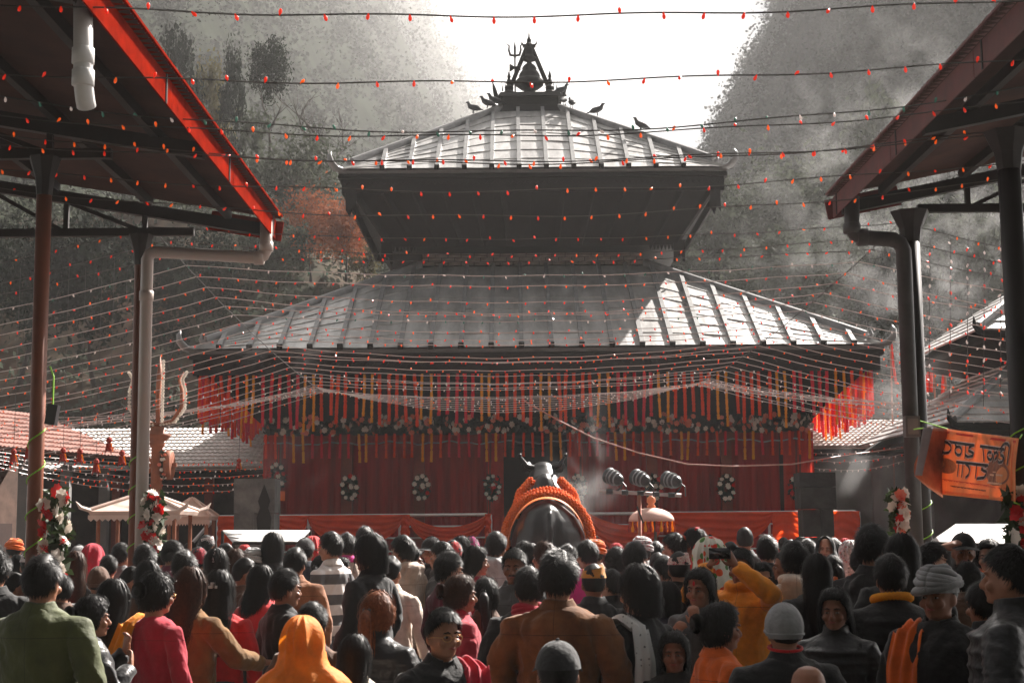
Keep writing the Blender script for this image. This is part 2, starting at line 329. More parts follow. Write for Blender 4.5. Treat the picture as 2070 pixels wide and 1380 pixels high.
# ================================================================== OPEN SHEDS LEFT AND RIGHT
def shed(side, xe, yend, ze, slope, xpost, yposts, rpost, label, fasc):
    s = -1 if side == 'left' else 1
    o = thing('open_shed', label, 'shed', (s*xpost, yend, 0), 'open sheds on both sides of the courtyard')
    y0 = -11.; wid = 7.5
    def zr(x): return ze+slope*(x-xe)          # x measured outwards
    # corrugated roof sheet
    n = 560; b = MB(); y1 = yend+.15
    vs = []
    for i in range(n+1):
        y = y0+(y1-y0)*i/n; dz = .012*(1 if i%2 else -1)
        vs += [(s*(xe-.06), y, zr(xe)+dz+.03), (s*(xe+wid), y, zr(xe+wid)+dz+.03)]
    b.add(vs, [(2*i,2*i+1,2*i+3,2*i+2) for i in range(n)]); rf = put('roof_sheet', b, UNDER, o, solid=.004)
    # fascia boards in lengths, lit edge strip, joint straps
    ys = np.linspace(y0, y1, 12)
    for k in range(11):
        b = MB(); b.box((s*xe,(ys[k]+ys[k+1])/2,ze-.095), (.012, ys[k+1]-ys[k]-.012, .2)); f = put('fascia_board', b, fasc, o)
        b = MB(); b.box((s*(xe-.011),ys[k+1]-.2,ze-.095), (.008,.025,.21)); put('joint_strap', b, STEEL_DARK, f)
    b = MB(); b.box((s*(xe-.03),(y0+y1)/2,ze+.045), (.09,y1-y0,.02)); put('roof_edge_trim', b, fasc, o)
    b = MB(); b.box((s*(xe+.3), y1+.02, zr(xe+.3)-.1), (.75,.02,.2), ry=-s*math.atan(slope)); put('end_board', b, fasc, o)
    # purlins run along the shed, rafters across it
    for k, dx in enumerate((.45,1.25,2.2,3.2,4.4)):
        b = MB(); b.box((s*(xe+dx),(y0+yend)/2,zr(xe+dx)-.05), (.06,yend-y0,.09)); put('purlin', b, STEEL_DARK, o)
    for yp in yposts:
        b = MB(); b.bar((s*(xe+.05),yp,zr(xe)-.13), (s*(xe+wid),yp,zr(xe+wid)-.13), .09, .12); put('rafter', b, STEEL_DARK, o)
        zb = zr(xe)-.14
        b = MB(); b.bar((s*(xe+.8),yp,zb),(s*(xe+wid),yp,zb),.07,.08); put('bottom_chord', b, STEEL_DARK, o)
        for dx in (1.3,2.1,3.0,4.2):
            b = MB(); b.bar((s*(xe+dx),yp,zb),(s*(xe+dx),yp,zr(xe+dx)-.18),.05,.05,up=(0,1,0)); put('truss_post', b, STEEL_DARK, o)
            b = MB(); b.bar((s*(xe+dx),yp,zb),(s*(xe+dx+.8),yp,zr(xe+dx+.8)-.18),.04,.04,up=(0,1,0)); put('truss_brace', b, STEEL_DARK, o)
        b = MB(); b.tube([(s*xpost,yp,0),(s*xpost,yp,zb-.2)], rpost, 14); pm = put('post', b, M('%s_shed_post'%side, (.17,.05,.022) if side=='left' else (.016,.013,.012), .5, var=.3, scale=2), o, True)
        b = MB(); b.tube([(s*xpost,yp,zb-.34),(s*xpost,yp,zb-.2),(s*xpost,yp,zb-.05),(s*xpost,yp,zb-.03)], [rpost*1.08,rpost*1.3,rpost*2.1,rpost*2.2], 8); put('post_head', b, STEEL_DARK, o)
        # green fairy-light wire wound round the post
        hx = [(s*xpost+math.cos(a)*(rpost+.008), yp+math.sin(a)*(rpost+.008), .6+a*.045) for a in np.linspace(0,2*math.pi*7,90)]
        b = MB(); b.tube(hx, .006, 5); wv = put('wound_wire', b, GREENWIRE, pm, True)
    return o
YL = 15.3; YR = 14.9
fl = P(552,440,YL); fr = P(1690,395,YR); pl = P(287,420,YL); pr = P(1838,410,YR)
shl = shed('left', -fl.x, YL, fl.z, .17, -pl.x, [YL, YL*.79, YL*.55, 4.5, -1, -7], .06, 'left open shed with red fascia, brown underside and slim rusty posts', SHEETRED)
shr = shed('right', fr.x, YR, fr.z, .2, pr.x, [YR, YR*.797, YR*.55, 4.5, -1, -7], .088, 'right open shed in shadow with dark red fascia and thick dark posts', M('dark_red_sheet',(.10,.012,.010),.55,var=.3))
# drain pipes
def pipe(pts, r, label, mat=WHITEMETAL, collars=()):
    o = thing('drain_pipe', label, 'pipe', (pts[-1][0],pts[-1][1],0))
    b = MB(); pp = []
    for i, p in enumerate(pts):      # rounded elbows
        p = Vector(p)
        if 0 < i < len(pts)-1:
            a = Vector(pts[i-1]); c = Vector(pts[i+1]); e = r*1.3
            pp += [p+(a-p).normalized()*e, p+((a-p).normalized()+(c-p).normalized())*e*.32, p+(c-p).normalized()*e]
        else: pp.append(p)
    b.tube(pp, r, 16); put('pipe_run', b, mat, o, True)
    for p, d in collars:
        p = Vector(p); d = Vector(d); b = MB(); b.tube([p-d*.05,p-d*.045,p+d*.045,p+d*.05], [r*1.02,r*1.16,r*1.16,r*1.02], 16); put('collar', b, mat, o, True)
e0, e1, e2, e3 = P(538,445,YL-.1), P(538,522,YL-.1), P(298,508,YL-.1), P(300,1150,YL-.1)
e3.x = e2.x; e3.z = .05
pipe([e0,e1,e2,e3], .062, 'rust-streaked grey drain pipe running from the left shed corner down its post', M('worn_pipe',(.40,.39,.385),.42,metal=.25,col2=(.46,.36,.31),scale=1.2), [(e0*.3+e1*.7,(0,0,1)),(e1*.94+e2*.06,(1,0,0)),(e2*.9+e3*.1,(0,0,1))])
q0, q1 = P(168,-22,8.7), P(168,178,8.7); q2 = q1+Vector((0,.08,-.09))
pipe([q0,q1,q2], .056, 'short white downspout hanging from the left shed roof', M('white_pipe',(.6,.59,.58),.4,var=.08), [(q0*.32+q1*.68,(0,0,1)),(q0*.1+q1*.9,(0,0,1))])
r0, r1, r2, r3 = P(1722,398,YR-.12), P(1722,478,YR-.12), P(1826,486,YR-.12), P(1826,1150,YR-.12)
r3.x = r2.x; r3.z = .05
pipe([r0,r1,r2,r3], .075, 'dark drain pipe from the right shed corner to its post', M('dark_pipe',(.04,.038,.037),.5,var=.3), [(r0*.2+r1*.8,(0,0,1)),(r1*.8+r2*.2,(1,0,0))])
# ================================================================== THE TEMPLE
TX, TY = .42, 32.1
temple = thing('pagoda_temple', 'two-tiered pagoda temple with grey metal roofs and dark carved eaves', 'temple', (TX,TY,0))
def tp(name, mb, mat, par=None, smooth=False, **k): return put(name, mb, mat, par or temple, smooth, **k)
b = MB(); b.box((TX,TY,.3),(13.4,13.4,.6)); b.box((TX,TY,.84),(12.6,12.6,.5)); tp('plinth', b, STONE)
for k in range(5):
    b = MB(); b.box((TX,TY-6.95-.3*k,.11*(5-k)-.08),(2.6,.3,.22*(5-k)-.1)); tp('stair_step', b, STONE)
b = MB(); b.frustum(TX,TY,4.55,1.09,4.55,3.75); tp('wall', b, M('dark_temple_wall',(.06,.02,.02),.85,var=.4,scale=2))
b = MB(); b.frustum(TX,TY,4.78,3.5,4.9,3.72); b.frustum(TX,TY,4.9,3.72,5.05,3.86); tp('cornice', b, DARKWOOD)
b = MB(); b.frustum(TX,TY,5.02,3.862,5.80,4.58); tp('lower_soffit', b, DARKWOOD)
WF = TY-4.86
PILX = [(px-1087)/1090*9.62 for px in (562,706,851,997,1166,1318,1467,1612)]
WOODP = M('red_brown_pillar', (.16,.028,.016), .7, var=.3, scale=3, bump=.3)
for k, x in enumerate(PILX):
    b = MB(); b.box((TX+x,WF,2.36),(.19,.16,2.3)); b.box((TX+x,WF,1.2),(.27,.24,.22)); b.box((TX+x,WF,3.42),(.34,.2,.14)); tp('pillar', b, WOODP)
    for s in (-1,1):
        if k < 7: 
            b = MB(); b.box((TX+s*4.86,TY-4.2+k*1.3,2.36),(.16,.19,2.3)); tp('pillar', b, WOODP)
b = MB(); b.box((TX-.04,WF+.24,2.25),(1.16,.1,2.3)); dr = tp('doorway', b, M('painted_doorway_shade',(.008,.008,.008),.9))  # black slab stands in for the unlit depth of the opening
for s in (-1,1):
    b = MB(); b.box((TX-.04+s*.63,WF+.2,2.25),(.13,.14,2.35)); tp('door_jamb', b, DARKWOOD, dr)
b = MB(); b.box((TX-.04,WF+.2,3.36),(1.5,.15,.14)); tp('door_lintel', b, DARKWOOD, dr)
def roof(name, hw, ze, ht, zt, nrib, fasc_h, label):
    sl = (zt-ze)/(hw-ht)
    def zz(d): return ze+sl*(hw-d)      # height at distance d from the axis
    b = MB(); b.frustum(TX,TY,hw,ze-.03,ht,zt-.03); b.frustum(TX,TY,hw-.02,ze-.09,hw,ze-.031,False); rf = tp(name, b, M('roof_core',(.12,.12,.12),.6), label=label)
    sp = .518; xs = [(k-(nrib-1)/2)*sp for k in range(nrib)]; ed = [-hw]+xs+[hw]
    nv = Vector((0,-sl,1)).normalized()
    def pt(x, d, up=0): return Vector((TX+x,TY-d,zz(d)))+nv*up
    for k in range(len(ed)-1):               # metal sheets between the ribs on the front slope
        a, c = ed[k], ed[k+1]; vs = []; b = MB()
        da, dc = max(ht,abs(a)), max(ht,abs(c)); e = .006
        n = 7; lo = []; hi = []
        rj = random.Random(k*7+nrib)
        for i in range(n):                     # sheets lap: every row stands a little proud of the one below it
            for t, up in ((i/n,.016+rj.uniform(-.002,.004)),((i+1)/n,.004)):
                vs += [pt(a+e if abs(a)<hw-.01 else a, hw+.03+(da-hw-.03)*t, up+rj.uniform(-.003,.003)), pt((a+c)/2, hw+.03+((da+dc)/2-hw-.03)*t, up+rj.uniform(-.006,.006)), pt(c-e if abs(c)<hw-.01 else c, hw+.03+(dc-hw-.03)*t, up+rj.uniform(-.003,.003))]
        fs = [(3*i+q,3*i+q+1,3*i+q+4,3*i+q+3) for i in range(2*n-1) for q in range(2)]
        b.add(vs, fs); tp('roof_sheet', b, ROOFSHEET, rf, solid=.003)
    for x in xs:
        d = max(ht, abs(x)+.02); b = MB(); b.bar(pt(x,hw+.02,.04), pt(x,d,.04), .075, .075, up=nv); tp('roof_rib', b, RIB, rf)
        b = MB(); b.bar(pt(x,hw+.06,.04), pt(x,hw+.02,.04), .095, .1, up=nv); tp('rib_end', b, DARKWOOD, rf)
    for sx in (-1,1):                          # side slopes and hips
        b = MB()
        b.add([(TX+sx*(hw+.02),TY-hw,ze),(TX+sx*(hw+.02),TY+hw,ze),(TX+sx*ht,TY+ht,zt+.01),(TX+sx*ht,TY-ht,zt+.01)], [(0,1,2,3)]); tp('side_slope', b, ROOFSHEET, rf, solid=.004)
        for sy in (-1,1):
            b = MB(); pts = [Vector((TX+sx*(hw-.25),TY+sy*(hw-.25),zz(hw-.25)+.06)), Vector((TX+sx*ht,TY+sy*ht,zt+.06))]
            b.tube(pts, .06, 8); b.bar(pts[0]+Vector((0,0,-.05)), pts[1]+Vector((0,0,-.05)), .12, .1); tp('hip_ridge', b, RIB, rf)
            c = Vector((TX+sx*hw,TY+sy*hw,ze-.02)); d = Vector((sx,sy,0)).normalized(); b = MB()
            b.tube([c-d*.5,c-d*.15,c+d*.06+Vector((0,0,.03)),c+d*.17+Vector((0,0,.13)),c+d*.19+Vector((0,0,.25)),c+d*.15+Vector((0,0,.33))], [(.02,.1),(.05,.1),(.055,.1),(.05,.085),(.035,.05),(.006,.01)], 10, ref=(0,0,1))
            tp('corner_horn', b, RIB, rf, True)
            b = MB(); c2 = c-d*.3+Vector((0,0,.13)); b.tube([c2,c2+d*.05+Vector((0,0,.08)),c2+d*.02+Vector((0,0,.2))], [.05,.035,.004], 6); tp('ridge_finial', b, RIB, rf)
    # fascia boards
    f1 = hw-.1
    for sx,sy,dx,dy in ((0,-1,1,0),(0,1,1,0),(1,0,0,1),(-1,0,0,1)):
        b = MB(); b.box((TX+sx*f1,TY+sy*f1,ze-.09-fasc_h/2),(f1*2*dx+.05,f1*2*dy+.05,fasc_h)); fb = tp('fascia', b, DARKWOOD)
        b = MB(); b.box((TX+sx*(f1+.03),TY+sy*(f1+.03),ze-.14),(f1*2*dx+.12,f1*2*dy+.12,.08)); tp('moulding', b, DARKWOOD, fb)
    if True:
        n = int(f1*2/.12); b = MB()
        for k in range(n):
            x = TX-f1+(k+.5)*f1*2/n; b.box((x,TY-f1-.035,ze-.25),(.07,.03,.07),ry=.785)
        tp('carved_beading', b, DARKWOOD, kind='stuff')
    return rf, zz
rl, zl = roof('lower_roof', 5.98, 4.93, 2.22, 6.99, 22, .36, 'broad lower metal roof, mostly in the shade of the upper one')
ru, zu = roof('upper_roof', 3.70, 8.62, .60, 10.62, 12, .36, 'small sunlit upper metal roof')
# upper storey: brick drum, inverted strut frame
b = MB(); b.frustum(TX,TY,2.14,6.6,2.14,7.9); bw = tp('upper_wall', b, M('mortar',(.05,.048,.046),.9))
bm_ = {}
for row in range(5):
    n = 17; off = (row%2)*.5
    for k in range(n+1):
        x0 = max(-2.19, -2.19+(k-off)*4.38/n); x1 = min(2.19, -2.19+(k+1-off)*4.38/n)
        if x1-x0 < .05: continue
        key = round(x1-x0,3)
        if key not in bm_:
            q = MB(); q.box((0,0,0),(key-.016,.06,.066)); me = q.mesh('brick',[BRICK]); bm_[key] = me
        inst('brick', bm_[key], bw, (TX+(x0+x1)/2, TY-2.16-random.uniform(0,.012), 7.05+row*.082))
b = MB(); b.frustum(TX,TY,2.2,6.93,2.26,7.0); tp('brick_sill', b, DARKWOOD)
b = MB(); b.frustum(TX,TY,2.86,7.34,3.5,8.25); tp('upper_soffit', b, DARKWOOD)
for k in range(13):                             # carved struts on the front
    x = (k-6)/6; b = MB(); b.bar((TX+x*2.75,TY-2.88,7.30),(TX+x*3.4,TY-3.5,8.2),.10,.07,up=(0,-1,.7)); tp('roof_strut', b, DARKWOOD)
b = MB(); b.frustum(TX,TY,2.9,7.26,2.95,7.35); tp('strut_frame', b, DARKWOOD)
for s in (-1,1):                                # pierced fringe and swallow-tailed boards at the corners
    for q in range(9):
        b = MB(); x = TX+s*(2.28+.07*q); b.prism([(-.03,0),(.03,0),(.02,-.06),(0,-.11),(-.02,-.06)],(x,TY-2.87,7.27),(1,0,0),(0,0,1),.02); tp('fringe_pendant', b, DARKWOOD)
    b = MB(); b.prism([(-.11,0),(.11,0),(.11,-.34),(.0,-.24),(-.11,-.34)],(TX+s*2.82,TY-2.96,7.3),(1,0,0),(0,0,1),.03); tp('swallowtail_board', b, DARKWOOD)
    for q in (-.09,.0,.09):
        b = MB(); b.ell((TX+s*2.82+q,TY-2.96,6.95 if q else 7.03),(.03,.03,.04),8,6); tp('pendant_bell', b, DARKWOOD)
    b = MB(); b.prism([(-.1,0),(.1,0),(.1,-.45),(.03,-.33),(-.02,-.5),(-.1,-.36)],(TX+s*3.45,TY-3.62,8.2),(1,0,0),(0,0,1),.02); tp('hanging_cloth', b, DARKWOOD)
# pinnacle
DM = M('blackened_bronze', (.02,.019,.018), .5, metal=.5, var=.3)
b = MB(); b.frustum(TX,TY,.72,10.55,.64,10.72); b.frustum(TX,TY,.6,10.72,.6,10.9); b.frustum(TX,TY,.68,10.9,.62,11.0); pb = tp('pinnacle_base', b, DM)
b = MB(); b.lathe((TX,TY,10.98),[(.16,0),(.13,.1),(.12,.22),(.2,.26),(.3,.34),(.31,.42),(.26,.48),(.22,.5),(.23,.56),(.2,.62),(.15,.68),(.16,.72),(.12,.78),(.06,.83),(.05,.86),(.15,.9),(.16,.95),(.11,.99),(.1,1.04),(.11,1.12),(.06,1.2),(.03,1.27),(.035,1.3),(.01,1.38)],18); tp('gilded_finial', b, DM, pb, True)
for s in (-1,1):
    b = MB(); b.bar((TX+s*.42,TY,11.25),(TX+s*.03,TY,12.22),.085,.1,up=(0,1,0)); tp('arch_leg', b, DM, pb)
    b = MB(); b.lathe((TX+s*.44,TY,10.98),[(.14,0),(.1,.06),(.15,.1),(.1,.14),(.14,.18),(.09,.22),(.1,.3),(.05,.36),(.07,.4),(.03,.5),(.04,.54),(.008,.66)],10); tp('small_finial', b, DM, pb)
    for q,(dx,dz) in enumerate(((.05,.42),(.12,.38),(-.06,.3))):
        b = MB(); x = TX+s*(.46+dx); b.tube([(x,TY,11.2),(x+s*.02,TY,11.3+dz*.3)], [.02,.004], 5); tp('spike', b, DM, pb)
    b = MB(); b.tube([(TX+s*.6,TY,10.95),(TX+s*.72,TY,11.08),(TX+s*.76,TY,11.25),(TX+s*(.84 if s>0 else .8),TY,11.42)], [.06,.06,.045,.005], 6); tp('flame_ornament', b, DM, pb)
    b = MB(); b.tube([(TX+s*.62,TY,10.8),(TX+s*.78,TY,10.85),(TX+s*.86,TY,10.8)], [.05,.05,.01], 6); tp('scroll', b, DM, pb)
b = MB(); b.lathe((TX,TY,12.18),[(.06,0),(.09,.05),(.05,.1),(.05,.16),(.02,.22),(.005,.34)],8); b.box((TX,TY,12.2),(.28,.08,.06)); tp('arch_crown', b, DM, pb)
for s in (-1,1):
    b = MB(); b.tube([(TX+s*.1,TY,12.2),(TX+s*.16,TY,12.25),(TX+s*.15,TY,12.32)], [.03,.02,.004], 5); tp('leaf_tip', b, DM, pb)
b = MB(); b.bar((TX-.42,TY,11.36),(TX+.42,TY,11.42),.03,.04,up=(0,1,0)); tp('tie_rod', b, DM, pb)
tr = thing('roof_trident', 'slim dark trident standing beside the roof pinnacle', 'trident', (TX-.31,TY-.25,10.95))
x = TX-.31; y = TY-.25
b = MB(); b.tube([(x,y,10.95),(x,y,12.12)], .02, 6); put('shaft', b, DM, tr)
b = MB(); b.tube([(x,y,11.85),(x,y,12.08),(x,y,12.22)], [.025,.03,.004], 6); put('middle_prong', b, DM, tr)
for s in (-1,1):
    b = MB(); b.tube([(x,y,11.9),(x+s*.1,y,11.92),(x+s*.13,y,12.03),(x+s*.12,y,12.12),(x+s*.19,y,12.19)], [.025,.03,.025,.018,.004], 6); put('side_prong', b, DM, tr)
b = MB(); b.tube([(x-.12,y,11.64),(x-.1,y,11.64),(x,y,11.64),(x+.1,y,11.64),(x+.12,y,11.64)], [.07,.09,.02,.06,.07], 8); put('hourglass_drum', b, DM, tr)
# pigeons
PIGEON = M('pigeon_plumage', (.05,.052,.058), .7, var=.3)
def pigeon_mesh():
    b = MB(); b.tube([(0,-.17,.04),(0,-.12,.06),(0,-.05,.09),(0,.03,.11),(0,.09,.14),(0,.11,.18),(0,.125,.215),(0,.15,.22),(0,.175,.21)], [(.02,.006),(.04,.012),(.055,.05),(.06,.055),(.045,.045),(.028,.03),(.028,.028),(.016,.016),(.003,.003)], 10)
    for s in (-1,1): b.tube([(s*.02,.02,.07),(s*.02,.03,.0)], .008, 4)
    return b.mesh('pigeon', [PIGEON], True)
PG = pigeon_mesh()
for px,py,yd,rz,lb in ((957,228,29.9,1.2,'pigeon lowest on the left hip of the upper roof'),(987,214,30.6,1.5,'middle of the three pigeons on the left hip of the upper roof'),(1002,209,30.9,1.7,'pigeon nearest the pinnacle on the left hip of the upper roof'),(1140,205,31.2,-.4,'pigeon nearest the pinnacle on the right hip of the upper roof'),(1158,211,30.9,0.3,'upright pigeon second from the pinnacle on the right hip'),(1209,231,30,-1.5,'pigeon halfway down the right hip of the upper roof'),(1307,263,28.9,1.9,'lone pigeon lowest on the right hip of the upper roof'),(1133,186,31.6,-1.3,'pigeon perched on the right end of the pinnacle base')):
    p = P(px,py,yd); d = abs(p.x-TX)
    z = zu(max(.6,d))+.13 if d < 3.6 and py > 190 else 10.98
    inst('pigeon', PG, None, (p.x,TY-max(.6,d) if py>190 else TY-.4,z), (0,0,rz), 1.15, label=lb, cat='pigeon', group='pigeons on the temple roof')
# ================================================================== BUILDINGS AROUND
TILE = M('pale_roof_tile', (.62,.56,.53), .6, var=.15, scale=4)
TILEPINK = M('faded_red_roof_tile', (.32,.16,.13), .7, var=.25, scale=4)
GREYWALL = M('grey_plaster', (.2,.195,.19), .9, var=.25, scale=1.5)
DARKWALL = M('dark_brick_front', (.05,.042,.038), .9, var=.4, scale=3)
def tiled_roof(o, A, B, up, rows, mat, name='tiled_roof'):
    "rows of lapped tiles from eave line A-B up along vector up; every tile row has a scalloped edge"
    A = Vector(A); B = Vector(B); up = Vector(up); ax = (B-A); n = int(ax.length/.11); nv = ax.cross(up).normalized()
    if nv.z < 0: nv = -nv
    base = MB(); base.add([A-nv*.03,B-nv*.03,B+up-nv*.03,A+up-nv*.03],[(0,1,2,3)]); r = put(name, base, mat, o, solid=.02)
    for k in range(rows):
        b = MB(); s0 = A+up*(k/rows)+nv*.035; s1 = A+up*((k+1.12)/rows)
        vs = []; fs = []
        for i in range(n*2+1):
            t = i/(n*2); h = .014 if i%2 else -.006
            vs += [s0+ax*t+nv*(h-.035), s0+ax*t+nv*h, s1+ax*t+nv*h]
        for i in range(n*2): fs += [(3*i,3*i+3,3*i+4,3*i+1),(3*i+1,3*i+4,3*i+5,3*i+2)]
        b.add(vs, fs); put('tile_course', b, mat, r)
    return r
def hall(label, A, B, up, rows, mat, depth, posts, wallmat, flip=1):
    A = Vector(A); B = Vector(B); o = thing('side_hall', label, 'building', ((A.x+B.x)/2,(A.y+B.y)/2,0))
    tiled_roof(o, A, B, up, rows, mat)
    d = Vector(up); d.z = 0; d.normalize(); ax = (B-A).normalized()
    b = MB(); b.bar(A+d*.1-Vector((0,0,.1)), B+d*.1-Vector((0,0,.1)), .1, .16); put('eave_beam', b, DARKWOOD, o)
    m0 = (A+B)/2+d*depth; L_ = (B-A).length
    b = MB(); b.bar(Vector((A.x,A.y,A.z/2))+d*depth, Vector((B.x,B.y,A.z/2))+d*depth, .2, A.z); put('back_wall', b, wallmat, o)
    for k in range(posts):
        p = A.lerp(B,(k+.5)/posts)+d*.25; b = MB(); b.box((p.x,p.y,A.z/2-.08),(.16,.16,A.z-.16)); put('post', b, WOODP if wallmat is DARKWALL else GREYWALL, o)
    nb = max(2, posts//2)
    for k in range(nb):
        p = A.lerp(B,(k+.5)/nb)+d*(depth-.13); b = MB(); b.bar(Vector((p.x,p.y,1.0))-ax*.4, Vector((p.x,p.y,1.0))+ax*.4, .06, 2.0); put('door_panel', b, M('dark_brown_door',(.05,.022,.016),.7), o)
    return o
a, c = P(215,944,30), P(545,944,30); a.x -= 8; a.z = c.z
hall('long low hall with pale tiled roof left of the temple', a, c+Vector((1.5,0,0)), (0,3.0,P(400,866,33).z-c.z), 12, TILE, 2.6, 7, DARKWALL)
a, c = P(1640,903,30), P(1830,903,30); c.x += 6; a.x -= 1.5; c.z = a.z
hall('low grey hall with pale tiled roof right of the temple', a, c, (0,2.6,P(1700,850,32.6).z-a.z), 12, TILE, 2.2, 5, GREYWALL)
a, c = P(-60,900,24), P(275,930,28.6); c.z = a.z
hall('brick side hall with faded red tiles at the left edge', a, c, (-1.9,.2,.85), 9, TILEPINK, 2.0, 4, M('brick_front',(.13,.075,.055),.9,var=.4,scale=4))
# small pagoda at the right edge
sp = thing('small_pagoda', 'smaller tiled pagoda shrine at the right edge of the courtyard', 'shrine', (9.9,26.5,0))
b = MB(); b.frustum(9.9,26.5,2.1,0,2.1,3.5); put('wall', b, DARKWALL, sp)
b = MB(); b.frustum(9.9,26.5,1.4,3.5,1.4,4.9); put('upper_wall', b, DARKWALL, sp)
for nm, hw, z0, ht, z1 in (('lower_roof',3.2,3.35,1.45,4.55),('upper_roof',2.55,4.85,.3,6.4)):
    b = MB(); b.frustum(9.9,26.5,hw-.04,z0-.1,ht,z1-.06); rr = put(nm, b, DARKWOOD, sp)
    for i,(ux,uy) in enumerate(((0,-1),(-1,0))):
        n = 10
        for k in range(n):
            t0 = k/n; h0 = hw+(ht-hw)*t0; h1 = hw+(ht-hw)*(k+1.1)/n; y0 = z0+(z1-z0)*t0+.03; y1 = z0+(z1-z0)*(k+1.1)/n
            tx, ty = -uy, ux; b = MB()
            vs = [(9.9+ux*h+tx*s*h, 26.5+uy*h+ty*s*h, z) for h,z,s in ((h0,y0,-1),(h0,y0,1),(h1,y1,1),(h1,y1,-1))]
            b.add(vs,[(0,1,2,3)]); put('tile_course', b, ROOFSHEET, rr, solid=.03)
    for s in (-1,1):
        c0 = Vector((9.9+s*hw,26.5-hw,z0)); d = Vector((s,-1,0)).normalized()
        b = MB(); b.tube([c0-d*.3,c0,c0+d*.12+Vector((0,0,.08)),c0+d*.14+Vector((0,0,.22))], [.05,.05,.04,.008], 8); put('corner_horn', b, DARKWOOD, rr, True)
        b = MB(); b.tube([c0+Vector((0,0,.08)),(9.9+s*ht,26.5-ht,z1+.06)], .07, 8); put('hip_ridge', b, RIB, rr)
b = MB(); b.frustum(9.9,26.5,1.45,4.45,2.4,4.8); put('soffit', b, DARKWOOD, sp)
# pennants on poles behind the right hall
FLAG = M('red_flag_cloth', (.6,.07,.05), .8, var=.25, trans=.4)
for i,(px,yt,yb,Y,lb) in enumerate(((1888,738,860,31,'tall red pennant pole left of the small shrine roof, flag folded down'),(1975,752,860,30,'orange-red pennant on a pole beside the small shrine roof'),(1910,715,860,33,'thin red streamer pole between two pennants'),(1800,690,850,32,'red streamer pole beside the right lower roof corner'))):
    a, c = P(px,yt,Y), P(px,yb,Y); o = thing('pennant', lb, 'flag', (c.x,Y,0), 'red pennants right of the temple')
    b = MB(); b.tube([(c.x,Y,0),(a.x,Y,a.z+.05)], .018, 6); put('pole', b, M('bamboo',(.3,.14,.1),.7), o)
    b = MB(); sgn = 1 if i%2 else -1
    L_ = .55 if i < 2 else .9; wd = .26 if i < 2 else .07
    b.grid(5,9, lambda u,v: (a.x+sgn*(u*wd*(.35+.65*v)+.05*v), Y+.04*math.sin(u*5+v*4), a.z-v*L_)); put('cloth', b, FLAG, o, True, solid=.003)
# ================================================================== RAILING AND DRAPES
RY = 25.95; zr_ = P(780,1041,RY).z
RAILM = M('steel_rail', (.62,.6,.58), .3, metal=.6, var=.1)
def railing(x0, x1, label, curl=0):
    o = thing('railing', label, 'railing', ((x0+x1)/2,RY,1.09), 'steel railings in front of the temple')
    pts = [(x0,RY,zr_),(x1-.08,RY,zr_),(x1-.02,RY,zr_-.02),(x1,RY,zr_-.08),(x1,RY,1.09)] if curl > 0 else [(x0,RY,zr_),(x1,RY,zr_)]
    b = MB(); b.tube(pts, .026, 8); put('top_rail', b, RAILM, o, True)
    for dz in (.19,.38,.6):
        b = MB(); b.tube([(x0,RY,zr_-dz),(x1,RY,zr_-dz)], .016, 6); put('cross_rail', b, RAILM, o, True)
    n = max(2,int((x1-x0)/1.15)+1)
    for k in range(n):
        x = x0+(x1-x0)*k/(n-1); b = MB(); b.tube([(x,RY,1.09),(x,RY,zr_)], .022, 8); put('baluster', b, RAILM, o, True)
X = lambda px, Y=RY: P(px,1050,Y).x
railing(X(440), X(992), 'steel railing left of the bull statue, hung with orange swags', 1)
railing(X(1190), X(1737), 'steel railing right of the bull statue, hung with orange cloth', 1)
o = thing('stair_rail', 'sloping white stair handrail at the left end of the railing', 'handrail', (X(440),RY,0))
b = MB(); b.tube([P(388,1098,RY),P(438,1042,RY)], .03, 8); put('handrail', b, RAILM, o)
b = MB(); p = P(388,1098,RY); b.tube([(p.x,RY,.3),(p.x,RY,p.z)], .025, 8); put('rail_post', b, RAILM, o)
def swag(xa, xb, dt, db, label, pinch=.9, mat=None, yoff=-.05, name='orange_swag', full=False):
    za = zr_+.01; b = MB(); wd = xb-xa
    def fn(u, v):
        s = 4*u*(1-u); top = dt*s; bot = db*(s**.55 if not full else 1)+.03
        x = xa+wd*u; f = (.5+.5*s)
        return (x+.015*math.sin(v*20+u*9)*f, RY+yoff-.035*math.sin(v*26+3*math.sin(u*4))*f-.03*s, za-top-(bot-top)*v)
    b.grid(40,22,fn); return put(name, b, mat or ORANGECLOTH, smooth=True, label=label, cat='cloth', group='orange cloth hung on the railings')
swag(X(560),X(622),0,.42,'short orange swag beside the left stone pillar')
swag(X(622),X(816),.0,.48,'wide orange-red swag hanging flush from the left railing')
swag(X(824),X(986),.22,.5,'drooping orange swag nearest the bull statue on the left railing')
swag(X(1190),X(1345),.2,.62,'drooping red-orange swag right of the bull statue')
swag(X(1338),X(1562),.0,.55,'wide orange swag behind the ceremonial umbrella')
swag(X(1560),X(1618),.0,.6,'gathered orange cloth left of the dark right pillar', full=True)
swag(X(1680),X(1737),.0,.62,'bright orange cloth panel right of the dark right pillar', full=True)
swag(X(441),X(500),.0,.5,'flat red-orange cloth at the stair end of the left railing', full=True)
swag(X(811),X(829),.0,.5,'narrow orange cloth tail between two swags on the left railing', full=True, yoff=-.09, name='cloth_tail')
swag(X(980),X(993),.0,.5,'narrow orange cloth tail at the end of the left railing', full=True, yoff=-.09, name='cloth_tail')
